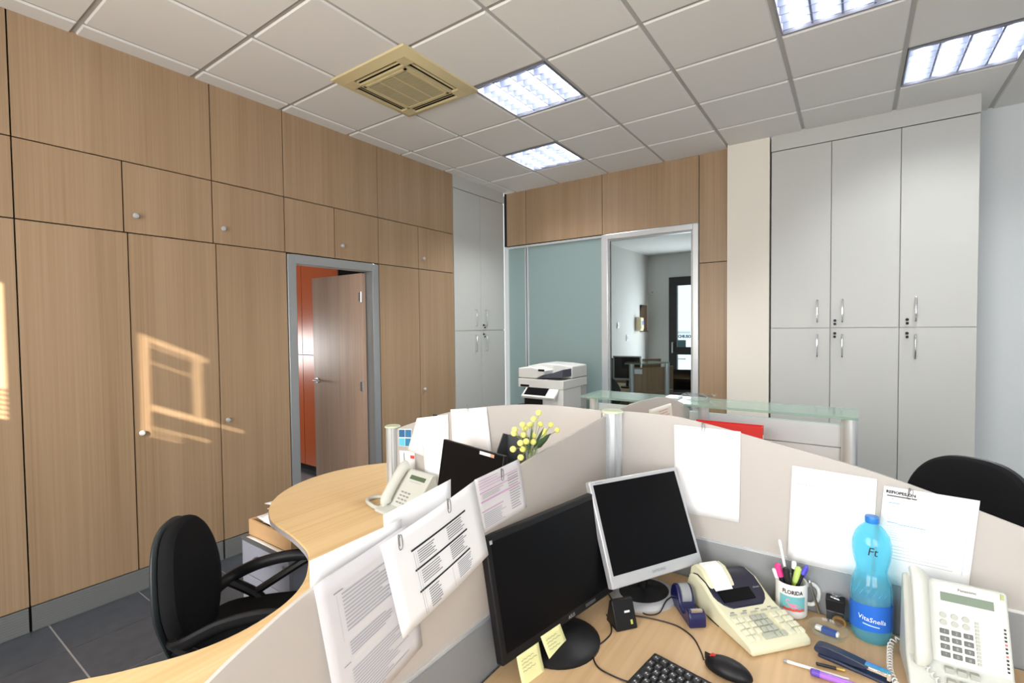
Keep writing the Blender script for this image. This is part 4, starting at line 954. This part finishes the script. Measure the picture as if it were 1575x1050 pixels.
for y, xs_ in rows:
    for x in xs_:
        if x < .43:
            k = O('key', keym, KC, kb, loc=(x, y, kz(y) - .001), rot=(.0666, 0, 0)); O('legend', lgm, KC, k)
O('space_bar', G().box(.15, .25, -.129, -.113, kz(-.121), kz(-.121) + .007), KC, kb, bevel=.001)
ms_ = T('computer_mouse', 'black mouse with red scroll wheel beside the keyboard', 'mouse', (-.240, 1.229, DZ), math.radians(172))
O('body', G().lathe([(.0001, .0), (.030, .0), (.0318, .008), (.030, .018), (.022, .029), (.010, .0345), (.0001, .0355)], 28, (0, 0, 0), 1.80, .98), BLACK, ms_, sub=1)
O('scroll_wheel', G().cyl((.035, -.003, .0245), (.035, .003, .0245), .0085, n=16), M('red_rubber', (.55, .03, .03), .4), ms_)
O('button_split', G().box(.012, .056, -.0006, .0006, .012, .030), SEAM, ms_)
def cable(pts, label, r=.0019): return tag(O('cable', G().tube(bez([(x, y, z) for x, y, z in pts], 7), r, 8), CABLE), label, 'cable', 'black desk cables')
cz = DZ + .002
cable([(-.298, 1.237, .738), (-.315, 1.275, cz), (-.345, 1.318, cz), (-.390, 1.344, cz), (-.440, 1.344, cz), (-.485, 1.334, cz), (-.52, 1.325, cz), (-.56, 1.33, cz), (-.63, 1.40, cz)], 'black mouse cable curving across the desk to the left')
cable([(-.58, 1.285, cz), (-.552, 1.25, cz), (-.535, 1.215, cz), (-.535, 1.18, cz), (-.541, 1.136, cz), (-.531, 1.097, cz), (-.506, 1.071, cz), (-.47, 1.064, cz), (-.43, 1.066, cz), (-.408, 1.08, cz)], 'black keyboard cable looping past the round monitor base')
cable([(-.512, 1.405, cz + .016), (-.503, 1.361, cz), (-.478, 1.352, cz), (-.453, 1.372, cz + .006), (-.450, 1.43, cz + .016), (-.436, 1.515, cz + .004), (-.42, 1.575, cz), (-.41, 1.63, cz)], 'black cable looped over the silver monitor base')
cable([(-.444, 1.64, cz), (-.42, 1.60, cz), (-.395, 1.545, cz), (-.37, 1.49, cz), (-.335, 1.44, cz), (-.30, 1.41, cz)], 'black cable beside the calculator and tape dispenser')

# --- mug of pens
mg = T('mug', 'white souvenir mug holding pens', 'mug', (-.142, 1.598, DZ))
R0 = .0405
O('cup', G().lathe([(.0001, 0), (.034, 0), (.0395, .006), (R0, .02), (R0, .096), (R0 - .001, .0985), (R0 - .004, .097), (R0 - .0045, .012), (.0001, .009)], 40), WHITEP, mg)
O('handle', G().tube(bez([(R0 * .80, R0 * .57, .078), (.050, .036, .083), (.064, .046, .066), (.064, .046, .040), (.050, .036, .024), (R0 * .80, R0 * .57, .028)], 6), .0055, 10), WHITEP, mg)
A0 = math.radians(-80)
def oncup(x, y, z0, lift=.0006): a = A0 + x / R0; return Vector((math.cos(a) * (R0 + lift), math.sin(a) * (R0 + lift), z0 + y))
lettering('FLORIDA', .0155, INKD, mg, lambda x, y: oncup(x, y, .078), sx=.84, bold=.0006)
O('picture_band', G().grid(lambda u, v: oncup(-.034 + .068 * u, .042 * v, .025), 20, 3), M('teal_picture', (.16, .45, .48), .5), mg)
O('red_script', G().grid(lambda u, v: oncup(-.026 + .056 * u, .007 * v + .001 * math.sin(22 * u), .026, .0010), 20, 2), M('red_picture', (.75, .09, .06), .5), mg)
PINKP = M('flamingo_pink', (.80, .25, .38), .5)
fp = [(-.012, .040), (-.006, .046), (.004, .047), (.012, .044), (.020, .040), (.010, .036), (-.002, .036), (-.008, .039)]
def poly_on(pts, lift):
    g = G(); c = Vector((sum(p[0] for p in pts) / len(pts), sum(p[1] for p in pts) / len(pts))); g.v = [oncup(c.x, c.y, 0, lift)] + [oncup(x, y, 0, lift) for x, y in pts]
    g.f = [(0, i + 1, (i + 1) % len(pts) + 1) for i in range(len(pts))]; return g
gg = poly_on(fp, .0011); g2 = G().tube(bez([oncup(-.009, .043, 0, .001), oncup(-.016, .050, 0, .001), oncup(-.013, .058, 0, .001), oncup(-.007, .055, 0, .001)], 5), .0011, 5); gg.add(g2.v, g2.f)
for x in (.0, .006): g3 = G().tube([oncup(x, .037, 0, .001), oncup(x - .002, .029, 0, .001)], .0006, 4); gg.add(g3.v, g3.f)
O('bird_picture', gg, PINKP, mg)
def pen(name, label, base, tip, r, m_, capm, capfrac=.3, cat='pen', group='pens standing in the mug', tail=None):
    """stick from base to tip; cap covers the last part"""
    b, t_ = Vector(base), Vector(tip); d = t_ - b
    t = T(name, label, cat, b, group=group)
    O('barrel', G().cyl((0, 0, 0), d * (1 - capfrac), r, n=12), m_, t)
    O('cap', G().cyl(d * (1 - capfrac), d * .97, r * 1.18, r * 1.12, n=12).cyl(d * .97, d, r * 1.12, r * .7, n=12), capm, t)
    if tail: O('clip', G().obox(d * .72, d.normalized(), Vector((0, 0, 1)).cross(d).normalized(), d.normalized().orthogonal(), 0, .03, -.0015, .0015, r * 1.1, r * 1.5), capm, t)
    return t
mx, my, mz = -.142, 1.598, DZ + .012
PW, PB = M('white_pen_plastic', (.85, .85, .84), .4), M('black_pen_plastic', (.015, .015, .016), .35)
pen('pencil_stick', 'thin white stick standing tallest in the mug', (mx + .004, my + .005, mz), (-.174, 1.606, .934), .0038, PW, PW, .1, 'stick')
pen('marker', 'black marker with pink cap in the mug', (mx - .002, my - .006, mz), (-.178, 1.592, .868), .0078, PB, M('pink_cap', (.80, .05, .26), .4), .28, 'marker')
pen('marker', 'thick black marker with a white end in the mug', (mx + .006, my - .008, mz), (-.155, 1.582, .866), .0085, PB, PB, .1, 'marker')
pen('ballpoint_pen', 'white pen leaning to the left rim of the mug', (mx - .006, my + .004, mz), (-.187, 1.588, .852), .0052, PW, PW, .3, tail=1)
pen('ballpoint_pen', 'dark pen with white end in the mug', (mx + .002, my + .012, mz), (-.136, 1.606, .880), .0058, PB, PW, .15)
pen('highlighter', 'yellow-green highlighter in the mug', (mx - .006, my + .010, mz), (-.124, 1.600, .868), .0078, M('lime_plastic', (.50, .65, .08), .4), M('lime_cap', (.55, .72, .20), .4), .35, 'highlighter')
pen('ballpoint_pen', 'dark pen with blue cap on the right of the mug', (mx - .010, my - .004, mz), (-.104, 1.602, .878), .0050, PB, M('blue_cap', (.10, .09, .62), .35), .2, tail=1)
pen('ballpoint_pen', 'slim silver pen leaning against the mug from the desk', (-.074, 1.632, DZ + .004), (-.098, 1.606, .834), .0036, STEEL, STEEL, .2, group='pens beside the mug')

# --- clip box, medal, glass dish, eraser
cb = T('clip_dispenser', 'small black clip box with paper clips on top', 'clip dispenser', (-.036, 1.622, DZ))
O('base', G().box(-.020, .020, -.016, .016, 0, .034), M('smoky_plastic', (.06, .065, .07), .15, trans=.3), cb, bevel=.002)
O('magnet_top', G().prism([(-.021, .034), (.021, .034), (.023, .066), (-.023, .066)], (0, 0, 0), (1, 0, 0), (0, 0, 1), (0, 1, 0), -.018, .018), BLACK, cb, bevel=.002)
for k in range(5):
    a = k * 1.3; c = O('clip', G().tube(bez([(-.012, -.003, 0), (.010, -.003, 0), (.013, 0, 0), (.010, .003, 0), (-.010, .003, 0), (-.013, .001, .0)], 3), .0006, 5), CHROME, cb, loc=(random.uniform(-.008, .008), random.uniform(-.006, .006), .067 + .0016 * k), rot=(.2 * math.sin(k), .15, a))
md = T('medal', 'round bronze medal leaning on the clip box', 'medal', (-.026, 1.589, DZ), math.radians(-5))
O('disc', G().cyl((0, -.0015, .0165), (0, .0035, .0172), .0165, n=28), M('bronze', (.50, .33, .13), .35, .8), md)
O('relief', G().cyl((0, -.0027, .0165), (0, -.001, .0165), .0115, n=24), M('dark_bronze', (.16, .09, .04), .4, .6), md)
DISH = glassy('clear_dish_glass', (.95, .98, .97), .06, .05)
ad_ = T('glass_dish', 'round clear glass dish holding an eraser', 'dish', (-.050, 1.538, DZ))
O('bowl', G().lathe([(.0001, 0), (.038, 0), (.046, .012), (.0475, .020), (.0455, .0205), (.043, .013), (.036, .005), (.0001, .004)], 40), DISH, ad_)
er = T('eraser', 'white eraser with blue sleeve in the glass dish', 'eraser', (-.052, 1.538, DZ + .0045), math.radians(-12))
O('rubber', G().box(-.028, .028, -.008, .008, 0, .011), WHITEP, er, bevel=.003); O('sleeve', G().box(-.012, .022, -.0085, .0085, -.0002, .0115), M('blue_sleeve', (.05, .10, .32), .5), er)

# --- bottle
BOT = glassy('blue_bottle_plastic', (.40, .88, 1.0), .28, .08); WAT = glassy('blue_water', (.55, .90, .98), .15, .05)
bt = T('water_bottle', 'blue plastic water bottle with dark blue label', 'bottle', (.044, 1.593, DZ))
bp_ = [(.0001, .006), (.016, .004), (.030, 0), (.037, .002), (.0415, .012), (.0425, .03), (.0425, .105), (.0418, .135), (.038, .158), (.0325, .176), (.0312, .184), (.0330, .196), (.0375, .216), (.0398, .238), (.0392, .258), (.0345, .278), (.0255, .294), (.0165, .304), (.0128, .309), (.0128, .314)]
bp_ = [(r * 1.1, z) for r, z in bp_]
O('shell', G().lathe(bp_, 40), BOT, bt)
O('water', G().lathe([(.0001, .010), (.036, .008), (.0435, .016), (.0448, .03), (.0448, .105), (.0442, .118), (.0001, .1185)], 36), WAT, bt)
O('cap', G().lathe([(.0150, .309), (.0158, .311), (.0158, .323), (.0148, .326), (.0001, .3265)], 28), M('blue_cap_plastic', (.02, .20, .62), .35), bt)
def onbot(x, y, z0, r, lift, a0=-88): a = math.radians(a0) + x / r; return Vector((math.cos(a) * (r + lift), math.sin(a) * (r + lift), z0 + y))
O('label_band', G().grid(lambda u, v: onbot((u - .5) * 2 * PI * .0468, (v - .5) * .068 + .006 * math.cos(2 * PI * (u - .62)), .066,   .0468, .0006), 48, 4), M('blue_label', (.02, .14, .60), .35), bt)
lettering('VitaSnella', .0168, M('white_lettering', (.9, .92, .95), .5), bt, lambda x, y: onbot(x, y - .09 * x,   .067, .0468, .0012), sx=.95, shear=.1)
O('small_print', G().grid(lambda u, v: onbot(-.02 + .036 * u, .003 * v - .09 * (-.02 + .036 * u), .051, .0468, .0012), 14, 1), M('pale_blue_print', (.45, .65, .9), .5), bt)
lettering('Ft', .030, INKD, bt, lambda x, y: onbot(x, y, .245, .0436, .0014), sx=.9, shear=.15)
for k in range(6):
    O('moulded_rib', G().tube([onbot((k - 3) * .014 + .018 * s, .028 * s, .128, .0462 - .006 * s, .0005) for s in [q / 6 for q in range(7)]], .0011, 5), BOT, bt)

# --- stapler and loose pens
NV = M('dark_navy_plastic', (.020, .030, .062), .35)
sp_ = T('stapler', 'dark navy stapler lying before the bottle', 'stapler', (.006, 1.418, DZ), math.radians(-12))
O('base', G().prism([(-.072, 0), (.074, 0), (.074, .007), (-.03, .010), (-.072, .008)], (0, 0, 0), (1, 0, 0), (0, 0, 1), (0, 1, 0), -.014, .014), NV, sp_, bevel=.003)
O('arm', G().prism([(p.x, p.y) for p in bez([(-.076, .010, 0), (-.078, .026, 0), (-.060, .032, 0), (-.02, .031, 0), (.016, .028, 0), (.032, .024, 0), (.020, .016, 0), (-.02, .012, 0)], 4, True)], (0, 0, 0), (1, 0, 0), (0, 0, 1), (0, 1, 0), -.0125, .0125), NV, sp_, bevel=.004, seg=3)
O('magazine', G().box(-.03, .072, -.0075, .0075, .016, .024).box(.066, .074, -.0085, .0085, .010, .027), CHROME, sp_, bevel=.001)
O('spring_plate', G().box(.0, .07, -.0095, .0095, .0255, .0268), CHROME, sp_)
pen('ballpoint_pen', 'slim white pen lying in front of the calculator', (-.002, 1.360, DZ + .0042), (-.136, 1.350, DZ + .0042), .0036, PW, M('grey_tip', (.3, .3, .3), .4), .06, group='pens lying on the desk')
pen('pencil', 'short gold and black striped pencil stub', (-.010, 1.392, DZ + .0042), (-.069, 1.382, DZ + .0042), .0034, M('gold_paint', (.50, .34, .08), .35, .4), PB, .7, 'pencil', 'pens lying on the desk')
pen('highlighter', 'purple highlighter at the front of the desk', (.010, 1.337, DZ + .0085), (-.078, 1.336, DZ + .0085), .0072, M('violet_plastic', (.36, .14, .62), .3), M('violet_cap', (.12, .06, .42), .3), .22, 'highlighter', 'pens lying on the desk')

# ================================================================== FLOWERS, BINDER, PLATE
vs_ = T('flower_vase', 'tiny glass vase of yellow blossoms fixed behind the screen', 'vase', (PX - .031, 1.172, 1.125))
O('glass', G().lathe([(.0001, 0), (.014, 0), (.015, .01), (.013, .04), (.019, .088), (.0175, .088), (.0115, .04), (.012, .005), (.0001, .004)], 24), DISH, vs_)
O('suction_cup', G().cyl((.008, 0, .045), (.0265, 0, .045), .006, .014, n=16), DISH, vs_)
YEL = M('yellow_blossom', (.84, .78, .22), .9, noise=.25, nscale=400, bump=.6); GRN = M('leaf_green', (.06, .13, .05), .5); STEM = M('stem_green', (.28, .34, .12), .6)
blooms = [(-.092, .110), (-.075, .085), (-.058, .145), (-.05, .125), (-.035, .138), (-.028, .165), (-.02, .118), (-.006, .150), (.004, .178), (.0, .130), (.022, .155), (.012, .196), (-.068, .158), (.058, .152), (.085, .148), (.108, .122), (.128, .124), (-.045, .100), (.095, .115), (-.085, .128)]
for k, (dy, dz) in enumerate(blooms):
    dx = .020 * math.sin(k * 2.4)
    s = O('stem', G().tube(bez([(0, 0, .03), (dx * .3, dy * .25, .095), (dx, dy, dz)], 4), .0010, 5), STEM, vs_)
    O('blossom', G().ball((dx, dy, dz), .0092, 10, 7, .95), YEL, s)
for dy, dz, ln, k in ((-.03, .165, .05, 0), (.035, .15, .05, 1), (.075, .125, .055, 2), (.02, .13, .045, 3), (-.05, .11, .04, 4)):
    a = Vector((0, dy * .2, .085)); b = Vector((.022, dy, dz)); d = (b - a); sd = d.cross(Vector((1, .3, 0))).normalized() * .015
    O('leaf', G().add([a, a + d * .35 + sd, a + d * .7 + sd * .8, b, a + d * .7 - sd * .8, a + d * .35 - sd], [(0, 1, 5), (1, 2, 4, 5), (2, 3, 4)]), GRN, vs_, solid=.0008)
RED = M('red_cardboard', (.72, .035, .03), .5)
rb = T('red_binder', 'red binder standing behind the right screen', 'binder', (-.505, 2.56, .73), math.radians(3))
O('cover', G().box(-.155, .155, -.035, -.031, 0, .352).box(-.155, .155, .031, .035, 0, .352).box(.151, .155, -.031, .031, 0, .352), RED, rb)
O('paper_block', G().box(-.15, .148, -.030, .030, .01, .338), RED, rb)
O('label_ring', G().cyl((.155, 0, .30), (.158, 0, .30), .012), WHITEP, rb)
gp_ = T('glass_plate', 'square clear glass plate on the counter shelf', 'plate', (-.70, 2.76, 1.1575))
O('plate', G().add([(-.045, -.045, 0), (.045, -.045, 0), (.045, .045, 0), (-.045, .045, 0), (-.085, -.085, .022), (.085, -.085, .026), (.085, .085, .022), (-.085, .085, .026)], [(0, 3, 2, 1), (0, 1, 5, 4), (1, 2, 6, 5), (2, 3, 7, 6), (3, 0, 4, 7)]), DISH, gp_, solid=.005)
tag(O('card_stack', G().box(-.87, -.80, 2.74, 2.83, 1.1575, 1.166), PAPER), 'small stack of white cards beside the glass plate', 'cards')
